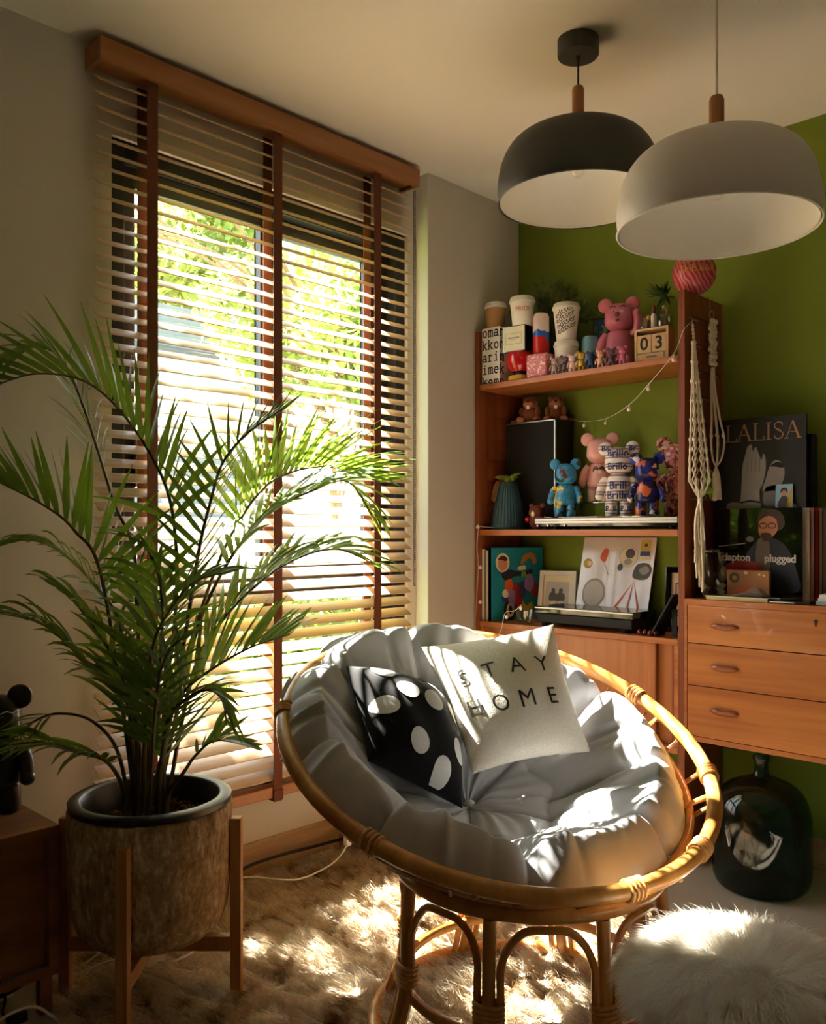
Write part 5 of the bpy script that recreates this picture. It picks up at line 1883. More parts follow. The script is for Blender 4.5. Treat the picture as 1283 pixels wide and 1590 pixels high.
# ------------------------------------------------------------------ record shelf under the middle shelf
CTZ = 0.7875
plain('sleeve_teal', srgb(10, 128, 150), 0.5)
sl = [('white record sleeve filed upright beside the upright panel', 'paper_white', 0.038), ('grey record sleeve filed next to the white one', 'ink_grey', 0.050), ('cream record sleeve filed between grey and black ones', 'paper_cream', 0.060), ('black record sleeve filed next to the turquoise one', 'gloss_black', 0.071)]
for lab, mt, x in sl:
    t = thing('record_sleeve', lab, 'record', (x, -0.299, CTZ), 1.34, 'records on the cabinet')
    obj('jacket', MB().box(0, 0.27, 0, 0.005, 0, 0.30 + random.uniform(-0.004, 0.004)), mt, t, bevel=0.0008)
    obj('disc', MB().box(0.004, 0.262, 0.0018, 0.0032, 0.003, 0.304), 'gloss_black', t)
ts = thing('record_sleeve', 'turquoise record sleeve printed with colourful cartoon shapes', 'record', (0.088, -0.300, CTZ), 1.30, 'records on the cabinet')
obj('jacket', MB().box(0, 0.27, 0, 0.005, 0, 0.308), 'sleeve_teal', ts, bevel=0.0008)
inks = {n: plain('print_' + n, srgb(*c), 0.5) for n, c in dict(skin=(206, 140, 110), cream=(226, 214, 180), navy=(24, 30, 52), red=(170, 36, 44), orange=(214, 92, 44), violet=(150, 120, 180), yellow=(196, 168, 60), tan=(176, 124, 64), blue=(30, 70, 130), silver=(150, 146, 142), dgrey=(70, 68, 66), lgrey=(190, 186, 182), black=(14, 14, 16), green=(110, 150, 80), sky=(150, 196, 236), pinkish=(214, 150, 140), hair=(70, 44, 30), shirt=(120, 112, 100), mic=(110, 112, 114)).items()}
shapes = [
    (disc(.055, .245, .036, .040), 0, 'cream'), (disc(.055, .240, .025, .030), 1, 'skin'), (blob([(.03, .26), (.055, .275), (.08, .262), (.07, .252), (.05, .256)]), 2, 'hair'),
    (blob([(.05, .2), (.09, .215), (.15, .205), (.21, .215), (.2, .19), (.12, .185), (.09, .17), (.06, .175)]), 0, 'navy'),
    (blob([(.15, .235), (.16, .27), (.19, .285), (.22, .28), (.235, .25), (.22, .235), (.2, .262), (.175, .25)]), 0, 'tan'),
    (blob([(.135, .225), (.17, .232), (.175, .215), (.14, .212)]), 2, 'cream'),
    (blob([(.07, .165), (.10, .175), (.11, .14), (.09, .12), (.068, .135)]), 1, 'orange'), (blob([(.1, .15), (.15, .15), (.16, .1), (.15, .06), (.11, .055), (.115, .1)]), 0, 'red'),
    (blob([(.085, .12), (.115, .125), (.12, .08), (.11, .04), (.09, .05)]), 2, 'violet'), (disc(.072, .115, .018), 1, 'cream'), (blob([(.05, .1), (.09, .11), (.1, .085), (.06, .08)]), 0, 'blue'),
    (disc(.095, .045, .034, .044), 1, 'black'), (disc(.095, .045, .020, .030), 2, 'cream'), (disc(.095, .045, .010, .018), 3, 'black'),
    (blob([(.16, .08), (.18, .06), (.21, .075), (.215, .03), (.19, .01), (.165, .03)]), 1, 'yellow'), (blob([(.18, .19), (.21, .19), (.22, .15), (.2, .12), (.17, .14)]), 1, 'violet'),
    (blob([(.2, .15), (.23, .16), (.24, .11), (.21, .1)]), 0, 'red'), (blob([(.13, .15), (.17, .16), (.175, .1), (.14, .1)]), 0, 'blue'), (disc(.165, .195, .014), 2, 'green')]
for pts, ly, c in shapes:
    print_poly(ts, pts, ly, inks[c])


def framed(label, loc, rotz, tilt, w, h, fw, frame, matc, pic):
    t = thing('framed_photo', label, 'framed photo', loc, rotz)
    t.rotation_euler = (-tilt, 0, rotz)
    m = MB().box(-w / 2, w / 2, -0.006, 0.012, 0, fw).box(-w / 2, w / 2, -0.006, 0.012, h - fw, h).box(-w / 2, -w / 2 + fw, -0.006, 0.012, fw, h - fw).box(w / 2 - fw, w / 2, -0.006, 0.012, fw, h - fw)
    obj('frame', m, frame, t, bevel=0.002)
    obj('mat_board', MB().box(-w / 2 + fw, w / 2 - fw, 0.0, 0.010, fw, h - fw), matc, t)
    return t


wf = framed('white wooden photo frame with a small picture of two figures', (0.262, -0.092, CTZ + 0.0005), 0.22, 0.16, 0.165, 0.212, 0.02, 'paper_white', 'paper_cream', None)
print_poly(wf, [(-0.052, 0.045), (0.052, 0.045), (0.052, 0.165), (-0.052, 0.165)], 0, inks['lgrey'])
for cx in (-0.018, 0.016):
    print_poly(wf, blob([(cx - 0.016, 0.085), (cx + 0.016, 0.085), (cx + 0.015, 0.115), (cx - 0.013, 0.118)]), 1, inks['dgrey'], name='figure')
    print_poly(wf, disc(cx, 0.128, 0.009, 0.010), 1, inks['dgrey'], name='figure')
    print_poly(wf, [(cx - 0.010, 0.052), (cx + 0.012, 0.052), (cx + 0.012, 0.087), (cx - 0.010, 0.087)], 1, inks['cream'], name='figure')
# glossy picture sleeve leaning on the green wall
gs = thing('picture_sleeve', 'large glossy white sleeve with a red flower leaning on the green wall', 'record', (0.528, -0.085, CTZ), 0.0)


def lean(co):
    z = co.z
    y = co.y + 0.062 * (z / 0.352) ** 0.8 + 0.010 * math.sin(co.x * 9)
    return Vector((co.x - 0.02 * (1 - z / 0.35), y, z))


k = MB()
k.grid(lambda u, v: lean(Vector((-0.160 + 0.32 * u, 0.0, 0.352 * v))), 24, 24)
k.grid(lambda u, v: lean(Vector((-0.160 + 0.32 * u, 0.004, 0.352 * v))), 24, 24)
obj('jacket', k, plain('sleeve_gloss', srgb(214, 204, 198), 0.18, coat=0.4), gs, smooth=True)


def gprint(pts, ly, c):
    return print_poly(gs, pts, ly + 1, inks[c], fn=lean)


gprint(disc(.05, .275, .042), 0, 'lgrey'); gprint(disc(.05, .275, .037), 1, 'cream'); gprint(disc(.055, .288, .020), 2, 'dgrey'); gprint(disc(.05, .255, .017, .012), 2, 'silver')
gprint(blob([(-.075, .27), (-.06, .305), (-.04, .30), (-.045, .265), (-.055, .25)]), 1, 'orange')
for q in stroke([(-.055, .255), (-.03, .2)], .002):
    gprint(q, 1, 'hair')
gprint(disc(-.128, .245, .022, .020), 0, 'yellow'); gprint(disc(-.12, .245, .010), 1, 'cream'); gprint(disc(.018, .232, .012, .014), 1, 'dgrey')
gprint(disc(-.085, .125, .052, .060), 0, 'silver'); gprint(disc(-.085, .125, .044, .051), 1, 'lgrey')
gprint(blob([(.075, .20), (.09, .245), (.135, .25), (.155, .225), (.14, .19), (.10, .185)]), 0, 'dgrey'); gprint(blob([(.1, .225), (.13, .24), (.145, .22), (.12, .205)]), 1, 'silver')
for i in range(0, 9, 3):
    a = -2.2 + i * 0.15
    gprint([(.085, .18), (.085 + .14 * math.cos(a), .18 + .15 * math.sin(a)), (.085 + .14 * math.cos(a + .09), .18 + .15 * math.sin(a + .09))], 1, ('orange', 'lgrey', 'cream')[i % 3])
st_ = obj('sticker', MB().add([lean(Vector((x, -0.001, z))) for x, z in ((.095, .262), (.142, .262), (.142, .345), (.095, .345))], [(0, 1, 2, 3)]), inks['cream'], gs)
gprint([(.097, .300), (.140, .300), (.140, .343), (.097, .343)], 3, 'yellow'); gprint(disc(.119, .322, .007), 4, 'hair'); gprint([(.097, .280), (.140, .280), (.140, .298), (.097, .298)], 3, 'blue')
# turntable
tt = thing('record_player', 'low black record player with a smoked lid on the teak cabinet', 'turntable', (0.520, -0.195, CTZ), 0.0)
obj('plinth', MB().box(-0.215, 0.215, -0.088, 0.085, 0.014, 0.050), 'plastic_black', tt, bevel=0.003)
ld = obj('lid', MB().box(-0.220, 0.220, -0.092, 0.088, 0.051, 0.078), plain('smoked', srgb(8, 9, 8), 0.08), tt, bevel=0.003)
obj('lid_edge', MB().box(-0.2205, 0.2205, -0.0928, -0.0918, 0.070, 0.075), 'metal_silver', ld)
for fx in (-0.18, 0.18):
    for fy in (-0.07, 0.065):
        obj('foot', MB().lathe([(0, 0), (0.018, 0), (0.02, 0.014), (0, 0.014)], 16, (fx, fy, 0)), 'plastic_black', tt)
for hx in (-0.13, 0.13):
    obj('hinge', MB().box(hx - 0.02, hx + 0.02, 0.085, 0.093, 0.035, 0.070), 'plastic_black', tt)
bf = framed('black photo frame with a cream mat leaning by the upright', (0.850, -0.105, CTZ + 0.0005), 0.38, 0.16, 0.140, 0.245, 0.022, 'gloss_black', 'paper_cream', None)
print_poly(bf, [(-0.034, 0.06), (0.034, 0.06), (0.034, 0.185), (-0.034, 0.185)], 0, inks['black'])
print_poly(bf, [(-0.030, 0.064), (0.030, 0.064), (0.030, 0.181), (-0.030, 0.181)], 1, inks['lgrey'])
bf2 = thing('leaning_panel', 'thin black panel leaning in front of the cream-matted frame', 'panel', (0.915, -0.262, CTZ))
bf2.rotation_euler = (0, 0.0, 0)
m = MB()
m.add([(-0.105, -0.03, 0), (-0.085, 0.03, 0), (-0.008, 0.02, 0.155), (-0.008, -0.045, 0.155), (-0.098, -0.032, 0), (-0.078, 0.028, 0), (-0.001, 0.018, 0.153), (-0.001, -0.047, 0.153)], [(0, 3, 2, 1), (4, 5, 6, 7), (0, 1, 5, 4), (1, 2, 6, 5), (2, 3, 7, 6), (3, 0, 4, 7)])
obj('board', m, 'plastic_black', bf2)
obj('stand_tab', MB().box(-0.03, -0.01, -0.005, 0.0, 0.0, 0.10), 'plastic_black', bf2)
plain('bead_red', srgb(92, 20, 22), 0.2, coat=0.4)
for i in range(4):
    t = thing('round_bead', 'dark red polished bead lying in front of the record player', 'bead', (0.770 + 0.021 * i, -0.288 + 0.003 * (i % 2), CTZ), 0, 'red beads on the cabinet')
    obj('ball', MB().ell((0, 0, 0.0105), 0.0105, 0.0105, 0.0105, 14, 10), 'bead_red', t, smooth=True)
    obj('cap', MB().lathe([(0.004, 0.0198), (0.003, 0.0212), (0, 0.0214)], 8), 'bronze', t)
gd = thing('glass_dish', 'small clear glass dish in front of the turquoise sleeve', 'dish', (0.235, -0.262, CTZ))
obj('bowl', MB().lathe([(0, 0), (0.03, 0), (0.034, 0.006), (0.046, 0.05), (0.048, 0.055), (0.044, 0.054), (0.032, 0.01), (0, 0.007)], 28), 'bottle_clear', gd, smooth=True)
obj('foot_ring', MB().lathe([(0.026, 0), (0.031, 0), (0.031, 0.004), (0.026, 0.004)], 24, close=True), 'bottle_clear', gd)

# ------------------------------------------------------------------ on top of the drawer chest
CZ = 0.9325
rowm = [('sleeve_white', (222, 214, 206)), ('sleeve_rose', (190, 150, 150)), ('sleeve_red', (150, 30, 34)), ('sleeve_tan', (190, 160, 140)), ('sleeve_ash', (150, 144, 138)), ('sleeve_pale', (206, 200, 196))]
for i, (n, c) in enumerate(rowm):
    plain(n, srgb(*c), 0.6)
    t = thing('record_sleeve', '%s edged record sleeve in the upright stack behind the singer cover' % ('white', 'rose', 'red', 'tan', 'ash grey', 'pale grey')[i], 'record', (0.990 + 0.009 * i, -0.112 + 0.013 * i, CZ), 0.02, 'records on the drawer chest')
    obj('jacket', MB().box(0, 0.313, 0, 0.007, 0, 0.311), n, t, bevel=0.0008)
    obj('disc', MB().box(0.006, 0.3150, 0.0025, 0.0045, 0.006, 0.3), 'gloss_black', t)
cl = thing('record_sleeve', 'dark record sleeve showing a guitarist with white lettering', 'record', (0.975, -0.130, CZ), 0.0, 'records on the drawer chest')
obj('jacket', MB().box(0, 0.313, 0, 0.007, 0, 0.313), 'gloss_black', cl, bevel=0.0008)
art = [
    (blob([(.09, .04), (.11, .13), (.16, .2), (.2, .215), (.26, .18), (.295, .1), (.30, .03), (.2, .02)]), 0, 'navy'),
    (blob([(.16, .05), (.155, .14), (.165, .205), (.2, .2), (.205, .12), (.195, .05)]), 1, 'shirt'),
    (blob([(.165, .235), (.17, .275), (.195, .295), (.225, .285), (.235, .25), (.22, .22), (.19, .205), (.172, .215)]), 2, 'skin'),
    (blob([(.160, .26), (.17, .295), (.205, .311), (.245, .295), (.255, .255), (.235, .235), (.228, .27), (.205, .285), (.18, .278)]), 3, 'hair'),
    (blob([(.172, .222), (.19, .228), (.21, .222), (.205, .203), (.185, .198)]), 3, 'hair'),
    (blob([(.02, .08), (.06, .12), (.11, .13), (.17, .12), (.18, .08), (.13, .05), (.08, .04), (.05, .06)]), 2, 'red'),
    (blob([(.02, .07), (.035, .105), (.05, .1), (.055, .075), (.04, .05)]), 3, 'skin'),
    (disc(.135, .205, .013, .010), 3, 'mic')]
for pts, ly, c in art:
    print_poly(cl, pts, ly, inks[c])
for cx in (.182, .212):
    q = arc(cx, .252, .013, .009, 0, 360, 14)
    for s in stroke(q, .003):
        pass
    m = MB()
    for s in stroke(q, .003):
        m.add([(x, -0.0018, z) for x, z in s], [(0, 1, 2, 3)])
    obj('print', m, inks['black'], cl)
for q in stroke([(.02, .178), (.12, .19)], .0022):
    print_poly(cl, q, 3, inks['lgrey'])
lettering('clapton', 0.036, 'ink_white', cl, M=at_face(0.085, -0.0024, 0.140), extrude=0.0002, offset=0.0011, space=0.98)
lettering('plugged', 0.036, 'ink_white', cl, M=at_face(0.240, -0.0024, 0.138), extrude=0.0002, offset=0.0011, space=0.98)
ll = thing('record_sleeve', 'black record sleeve with bronze capitals standing on the record stack', 'record', (0.964, -0.104, CZ + 0.3135), 0.0, 'records on the drawer chest')
obj('jacket', MB().box(0, 0.328, 0, 0.012, 0, 0.318), plain('sleeve_black', srgb(30, 30, 30), 0.45), ll, bevel=0.001)
art = [
    (blob([(.10, .0), (.17, .0), (.168, .05), (.18, .085), (.19, .13), (.19, .17), (.182, .19), (.175, .165), (.168, .185), (.155, .215), (.145, .2), (.14, .225), (.125, .215), (.118, .19), (.108, .15), (.105, .1), (.103, .05)]), 1, 'silver'),
    (blob([(.18, .06), (.19, .10), (.205, .145), (.225, .165), (.25, .15), (.255, .11), (.24, .075), (.215, .06)]), 0, 'silver'),
    (blob([(.185, .01), (.19, .07), (.235, .075), (.235, .04), (.24, .01)]), 0, 'mic'),
    (blob([(.205, .145), (.23, .158), (.252, .15), (.25, .138), (.225, .142)]), 2, 'black'),
    (blob([(.05, .0), (.06, .02), (.10, .018), (.10, .0)]), 0, 'silver'), (blob([(.26, .0), (.27, .02), (.29, .012), (.295, .0)]), 0, 'silver')]
for pts, ly, c in art:
    print_poly(ll, pts, ly, inks[c])
for i in range(4):
    for q in stroke([(.126 + .014 * i, .13), (.128 + .014 * i, .17 + .008 * (i % 2))], .0016):
        print_poly(ll, q, 3, inks['dgrey'])
for q in stroke([(.100, .02), (.135, .026), (.172, .02)], .006):
    print_poly(ll, q, 3, inks['black'])
x = 0.045
for chh, wd in (('L', .78), ('A', .98), ('L', .78), ('I', .5), ('S', .76), ('A', .95)):
    qs = []
    for p, w in SERIF[chh]:
        qs += stroke([(a * 0.056, b_ * 0.058) for a, b_ in p], 0.0062 * w + 0.0008)
    obj('letter', strokes_mesh(qs, Matrix.Translation((x, -0.0026, 0.238)) @ FACE), 'bronze', ll)
    x += wd * 0.056
bs = thing('record_sleeve', 'plain black sleeve peeking out behind the bronze lettered one', 'record', (1.000, -0.080, CZ + 0.3135), 0.0, 'records on the drawer chest')
obj('jacket', MB().box(0, 0.315, 0, 0.006, 0, 0.250), 'gloss_black', bs, bevel=0.0008)
obj('disc', MB().box(0.004, 0.317, 0.002, 0.004, 0.004, 0.240), 'plastic_black', bs)
pcd = thing('photo_card', 'small pastel portrait card leaning on the black sleeve', 'card', (1.222, -0.1165, CZ + 0.3137), 0.0)
pcd.rotation_euler = (-0.06, 0, 0)
obj('card', MB().box(-0.029, 0.029, -0.001, 0, 0, 0.08), inks['sky'], pcd)
for pts, ly, c in [(blob([(-.02, .002), (-.014, .03), (0, .042), (.014, .03), (.02, .002)]), 4, 'dgrey'), (disc(0, .05, .009, .011), 5, 'skin'), (blob([(-.012, .05), (-.008, .066), (.008, .066), (.012, .05), (0, .06)]), 6, 'hair'), ([(.010, .002), (.027, .002), (.027, .07), (.016, .05)], 4, 'yellow')]:
    print_poly(pcd, pts, ly, inks[c])
# jars with coins
for lab, x, y, s in (('clear milk bottle with a few coins by the upright', 0.997, -0.232, 1.0), ('second clear milk bottle standing behind the coin bottle', 1.022, -0.172, 1.0)):
    t = bottle('milk_bottle', lab, (x, y, CZ), [(0, 0), (0.026, 0), (0.030, 0.005), (0.030, 0.085), (0.026, 0.105), (0.018, 0.125), (0.018, 0.148), (0.021, 0.150), (0.021, 0.158)])
    for i in range(6):
        M_ = Matrix.Translation((random.uniform(-.011, .011), random.uniform(-.011, .011), 0.006 + 0.007 * i)) @ Euler((random.uniform(.2, 1.2), random.uniform(.2, 1), 0)).to_matrix().to_4x4()
        obj('coin', MB().lathe([(0, 0), (0.010, 0), (0.010, 0.0015), (0, 0.0015)], 16, (0, 0, 0), M_.to_3x3()).add([], []), 'metal_silver', t, loc=M_.to_translation())
cp = thing('glass_coaster', 'square glass coaster lying on the coin bottle', 'coaster', (0.997, -0.232, CZ + 0.1585))
obj('slab', MB().box(-0.031, 0.036, -0.03, 0.03, 0, 0.010), plain('glass_green', srgb(120, 130, 104), 0.2), cp, bevel=0.002)
obj('edge', MB().box(-0.0315, 0.0365, -0.0305, -0.030, 0.003, 0.007), 'metal_silver', cp)
tr = thing('metal_tray', 'shallow green-gold tray with trinkets on the drawer chest', 'tray', (1.140, -0.258, CZ), 0.0)
m = MB().box(-0.10, 0.10, -0.045, 0.045, 0, 0.004)
for a in ((-0.106, 0.106, -0.051, -0.045), (-0.106, 0.106, 0.045, 0.051), (-0.106, -0.10, -0.045, 0.045), (0.10, 0.106, -0.045, 0.045)):
    m.box(*a, 0.0, 0.014)
obj('pan', m, plain('tray_gold', srgb(150, 138, 84), 0.35, metal=0.4), tr, bevel=0.0015)
obj('rim', MB().box(-0.107, 0.107, -0.0525, -0.050, 0.011, 0.014), 'metal_silver', tr)
ob = thing('gift_card_box', 'tan printed card box leaning behind the tray', 'box', (1.128, -0.185, CZ), 0.05)
plain('card_tan', srgb(176, 120, 76), 0.6)
obj('carton', MB().box(-0.072, 0.072, -0.008, 0.012, 0, 0.098), 'card_tan', ob, bevel=0.001)
for pts, ly, c in [(disc(-.045, .072, .018), 27, 'dgrey'), (disc(-.045, .072, .008), 28, 'tan'), ([(-.06, .025), (.0, .05), (.01, .04), (-.04, .012)], 27, 'orange'), ([(-.012, .085), (.0, .085), (.0, .095), (-.012, .095)], 27, 'cream'), (disc(.04, .085, .004), 27, 'cream'), (disc(.055, .082, .004), 27, 'cream')]:
    print_poly(ob, pts, ly, inks[c])
pu = thing('leather_pouch', 'crumpled taupe leather pouch lying in the tray', 'pouch', (1.175, -0.250, CZ + 0.0042), 0.1)
k = MB()
k.grid(lambda u, v: Vector((0.060 * (2 * u - 1), 0.036 * (2 * v - 1), 0.002 + 0.034 * (max(0, math.sin(PI * u)) ** 0.6) * (max(0, math.sin(PI * v)) ** 0.6) * (1 + 0.18 * math.sin(9 * u + 5 * v)))), 22, 14)
k.grid(lambda u, v: Vector((0.060 * (2 * u - 1), 0.036 * (2 * v - 1), 0.001)), 3, 3)
obj('leather', k, plain('taupe', srgb(132, 108, 90), 0.6), pu, smooth=True)
obj('flap', MB().grid(lambda u, v: Vector((-0.055 + 0.10 * u, -0.037 - 0.002 * math.sin(PI * v), 0.004 + 0.012 * v + 0.008 * math.sin(PI * u))), 10, 4), plain('taupe_dark', srgb(96, 74, 62), 0.6), pu, smooth=True)
for i, (x, y) in enumerate(((1.062, -0.272), (1.085, -0.262), (1.098, -0.284))):
    t = thing('key_ring', 'silver key lying in the tray on the chest', 'key', (x, y, CZ + 0.0042), 0.6 * i, 'keys in the tray')
    obj('bow', MB().tube([(0.008 * math.cos(2 * PI * q / 16), 0.008 * math.sin(2 * PI * q / 16), 0.002) for q in range(16)], 0.0018, 6, True), 'metal_silver', t)
    obj('blade', MB().box(0.008, 0.028, -0.002, 0.002, 0.001, 0.003), 'metal_silver', t)
for lab, x, y, z, w, rz in (('lower black phone lying flat on the chest edge', 1.305, -0.272, CZ, 0.15, -0.04), ('small black device stacked on the lower phone', 1.270, -0.255, CZ + 0.0095, 0.11, 0.08)):
    t = thing('black_phone', lab, 'phone', (x, y, z), rz)
    obj('case', MB().box(-w / 2, w / 2, -0.034, 0.034, 0, 0.009), 'plastic_black', t, bevel=0.003)
    obj('screen', MB().box(-w / 2 + 0.004, w / 2 - 0.004, -0.031, 0.031, 0.009, 0.0094), 'gloss_black', t)
    obj('edge_strip', MB().box(-w / 2 + 0.02, w / 2 - 0.05, -0.0348, -0.0338, 0.003, 0.006), 'metal_silver', t)
for i in range(3):
    t = thing('paper_pad', ('lowest bluish paper pad of the small pile beside the phones', 'middle paper pad of the small pile beside the phones', 'topmost white paper pad of the pile beside the phones')[i], 'paper', (1.445 + 0.004 * i, -0.235, CZ + 0.0112 * i), 0.04 * i, 'paper pads on the chest')
    obj('sheets', MB().box(-0.06, 0.06, -0.045, 0.045, 0, 0.011), plain('pad_%d' % i, srgb(*((206, 212, 226), (224, 226, 232), (236, 236, 234))[i]), 0.7), t, bevel=0.001)
    obj('cover_sheet', MB().box(-0.058, 0.055, -0.044, 0.044, 0.011, 0.0112), 'paper_white', t)
rb = thing('wooden_picture_box', 'honey wood box frame standing at the end of the records', 'box', (1.475, -0.120, CZ), 0.1)
m = MB().box(-0.10, 0.10, -0.03, 0.03, 0, 0.012).box(-0.10, 0.10, -0.03, 0.03, 0.19, 0.202).box(-0.10, -0.088, -0.03, 0.03, 0.012, 0.19).box(0.088, 0.10, -0.03, 0.03, 0.012, 0.19)
obj('frame', m, 'light_wood', rb, bevel=0.001)
obj('backing', MB().box(-0.088, 0.088, 0.02, 0.028, 0.012, 0.19), 'card_tan', rb)

# ------------------------------------------------------------------ demijohn under the chest
dj = thing('demijohn', 'large dark green glass demijohn bottle on the floor under the drawers', 'bottle', (1.215, -0.285, 0.0))
clear_glass('green_glass', (0.36, 0.60, 0.55, 1), 0.05, 0.03)
prof = [(0.0, 0.004), (0.10, 0.0), (0.135, 0.006), (0.150, 0.03), (0.155, 0.07), (0.155, 0.21), (0.150, 0.26), (0.132, 0.305), (0.10, 0.335), (0.06, 0.352), (0.034, 0.362), (0.024, 0.375), (0.022, 0.41), (0.026, 0.414), (0.027, 0.428), (0.024, 0.432)]
prof = [tuple(q)[:2] for q in spline([(a, b_, 0) for a, b_ in prof], 3)]
inn = [(max(a - 0.004, 0), b_ + (0.004 if b_ < 0.02 else 0)) for a, b_ in reversed(prof)]
obj('glass', MB().lathe(prof + inn, 56, caps=False), 'green_glass', dj, smooth=True, angle=70)
obj('base_ring', MB().lathe([(0.09, 0.0), (0.128, 0.0), (0.128, 0.003), (0.09, 0.003)], 40, close=True), 'bottle_clear', dj)

# ------------------------------------------------------------------ macrame plant hangers on the upright
k_hook = MB().tube(spline([(0.957, -0.154, 2.0075), (0.972, -0.154, 2.0085), (0.9745, -0.154, 1.99), (0.9745, -0.154, 1.955), (0.978, -0.157, 1.945), (0.983, -0.158, 1.952)], 5), 0.0014, 6)
h2 = thing('macrame_hanger', 'knotted macrame hanger with a small glass pot on a ring', 'plant hanger', (0.978, -0.154, 1.27))


def mob(n, mb, par, org, mat='cotton', **k):
    mb.v = [(x - org[0], y - org[1], z - org[2]) for x, y, z in mb.v]
    return obj(n, mb, mat, par, smooth=True, **k)


O2 = (0.978, -0.154, 1.27)
mob('hook', k_hook, h2, O2, 'metal_silver')
mob('ring', MB().tube([(0.982, -0.156 + 0.016 * math.cos(2 * PI * i / 20), 1.937 + 0.016 * math.sin(2 * PI * i / 20)) for i in range(20)], 0.0022, 6, True), h2, O2, 'light_wood')
AX = (0.986, -0.155)
for i in range(13):
    z = 1.914 - i * 0.0125
    for q_ in ((-0.011, 0.011) if i % 2 else (-0.002, 0.015, -0.016)):
        mob('knot', MB().ell((AX[0] + 0.003 * math.cos(i * 2.0), AX[1] + q_, z), 0.0085, 0.0088, 0.0098, 10, 8), h2, O2)
for i in range(6):
    a = 2 * PI * i / 6
    dx, dy = math.cos(a), math.sin(a)
    q = [(AX[0] + 0.004 * dx, AX[1] + 0.006 * dy, 1.75), (AX[0] + 0.006 * dx, AX[1] + 0.012 * dy, 1.68), (AX[0] + 0.010 + 0.014 * dx, AX[1] + 0.022 * dy, 1.57), (AX[0] + 0.018 + 0.024 * dx, AX[1] + 0.034 * dy, 1.49), (AX[0] + 0.016 + 0.016 * dx, AX[1] + 0.022 * dy, 1.425), (AX[0] + 0.012, AX[1], 1.395)]
    mob('cord', MB().tube(spline(q, 5), 0.0032, 6), h2, O2)
    mob('knot', MB().ell((AX[0] + 0.016 + 0.021 * dx, AX[1] + 0.031 * dy, 1.505), 0.006, 0.006, 0.008, 8, 6), h2, O2)
for i in range(14):
    a = 2 * PI * i / 14
    rr = 0.010
    q = [(AX[0] + 0.012, AX[1], 1.395), (AX[0] + 0.012 + rr * math.cos(a), AX[1] + rr * 1.3 * math.sin(a), 1.36), (AX[0] + 0.014 + rr * 1.2 * math.cos(a), AX[1] + rr * 1.8 * math.sin(a), 1.30), (AX[0] + 0.014 + rr * 1.3 * math.cos(a), AX[1] + rr * 1.8 * math.sin(a), 1.272 + random.uniform(0, 0.012))]
    mob('tassel_cord', MB().tube(spline(q, 3), 0.0034, 5), h2, O2)
gp = thing('glass_pot', 'small clear glass pot hanging in the macrame net', 'pot', (AX[0] + 0.018, AX[1], 1.428))
obj('glass', MB().lathe([(0, 0), (0.008, 0), (0.013, 0.02), (0.0165, 0.045), (0.0155, 0.065), (0.0140, 0.065), (0.0145, 0.045), (0.011, 0.02), (0.007, 0.003), (0, 0.003)], 20), 'bottle_clear', gp, smooth=True)
obj('water', MB().lathe([(0, 0.004), (0.0065, 0.004), (0.0105, 0.02), (0.0128, 0.035), (0, 0.035)], 20), 'acrylic', gp, smooth=True)

O1 = (0.985, -0.272, 0.945)
h1 = thing('macrame_hanger', 'long macrame hanger with a netted pouch and a long fringe', 'plant hanger', O1)
mob('hook', MB().tube(spline([(0.957, -0.285, 1.905), (0.966, -0.286, 1.915), (0.971, -0.286, 1.90), (0.973, -0.285, 1.885)], 5), 0.0014, 6), h1, O1, 'metal_silver')
for i in range(5):
    mob('knot', MB().ell((0.974 + 0.001 * i, -0.284, 1.88 - 0.014 * i), 0.005, 0.006, 0.008, 8, 6), h1, O1)
C1 = (0.990, -0.266)


def net(a, z):
    f = min(max((1.82 - z) / 0.52, 0), 1)
    r = 0.005 + 0.041 * f ** 1.1
    if z < 1.335:
        r *= max(0.12, (z - 1.272) / 0.063) if z > 1.272 else 0.12
    cx = 0.977 + 0.033 * f
    cy = -0.284 - 0.018 * f
    return Vector((max(cx + r * 0.75 * math.cos(a), 0.9625), cy + r * 1.25 * math.sin(a), z))


NC = 8
zr = [1.82 - 0.034 * i for i in range(13)] + [1.375, 1.34, 1.305, 1.278]
for i in range(NC):
    for s_ in (0, 1):
        q = []
        for j, z in enumerate(zr):
            off = 0.5 if (j % 2) == s_ else -0.0
            q.append(net(2 * PI * (i + off) / NC, z))
        mob('cord', MB().tube(q, 0.0026, 5), h1, O1)
for j, z in enumerate(zr[:-1]):
    for i in range(NC):
        a = 2 * PI * (i + (0.25 if j % 2 else 0.25)) / NC
        if j % 2 == 0 and j < 12:
            mob('knot', MB().ell(net(a, z), 0.0055, 0.0064, 0.0080, 8, 6), h1, O1)
mob('wrap_knot', MB().lathe([(0.006, 0), (0.0085, 0.004), (0.0085, 0.026), (0.006, 0.03)], 14, (1.010, -0.302, 1.258)), h1, O1)
for i in range(26):
    a = random.uniform(0, 2 * PI)
    rr = 0.017 * math.sqrt(random.random())
    zl = random.choice((0.955, 0.97, 1.0, 1.04, 1.08, 1.12)) + random.uniform(0, 0.02)
    x, y = 1.010 + rr * math.cos(a), -0.302 + rr * 1.3 * math.sin(a)
    q = [(1.010 + rr * 0.4 * math.cos(a), -0.302 + rr * 0.4 * math.sin(a), 1.262), (x, y, 1.20), (x + random.uniform(-.004, .004), y + random.uniform(-.004, .004), 1.10 if zl < 1.05 else (zl + 1.2) / 2), (x + random.uniform(-.003, .005), y + random.uniform(-.006, .006), zl)]
    mob('fringe_cord', MB().tube(spline(q, 4), 0.0029, 5), h1, O1)
pl = thing('lime_cutting', 'lime green trailing cutting tucked into the macrame net', 'plant', (1.032, -0.275, 1.285))
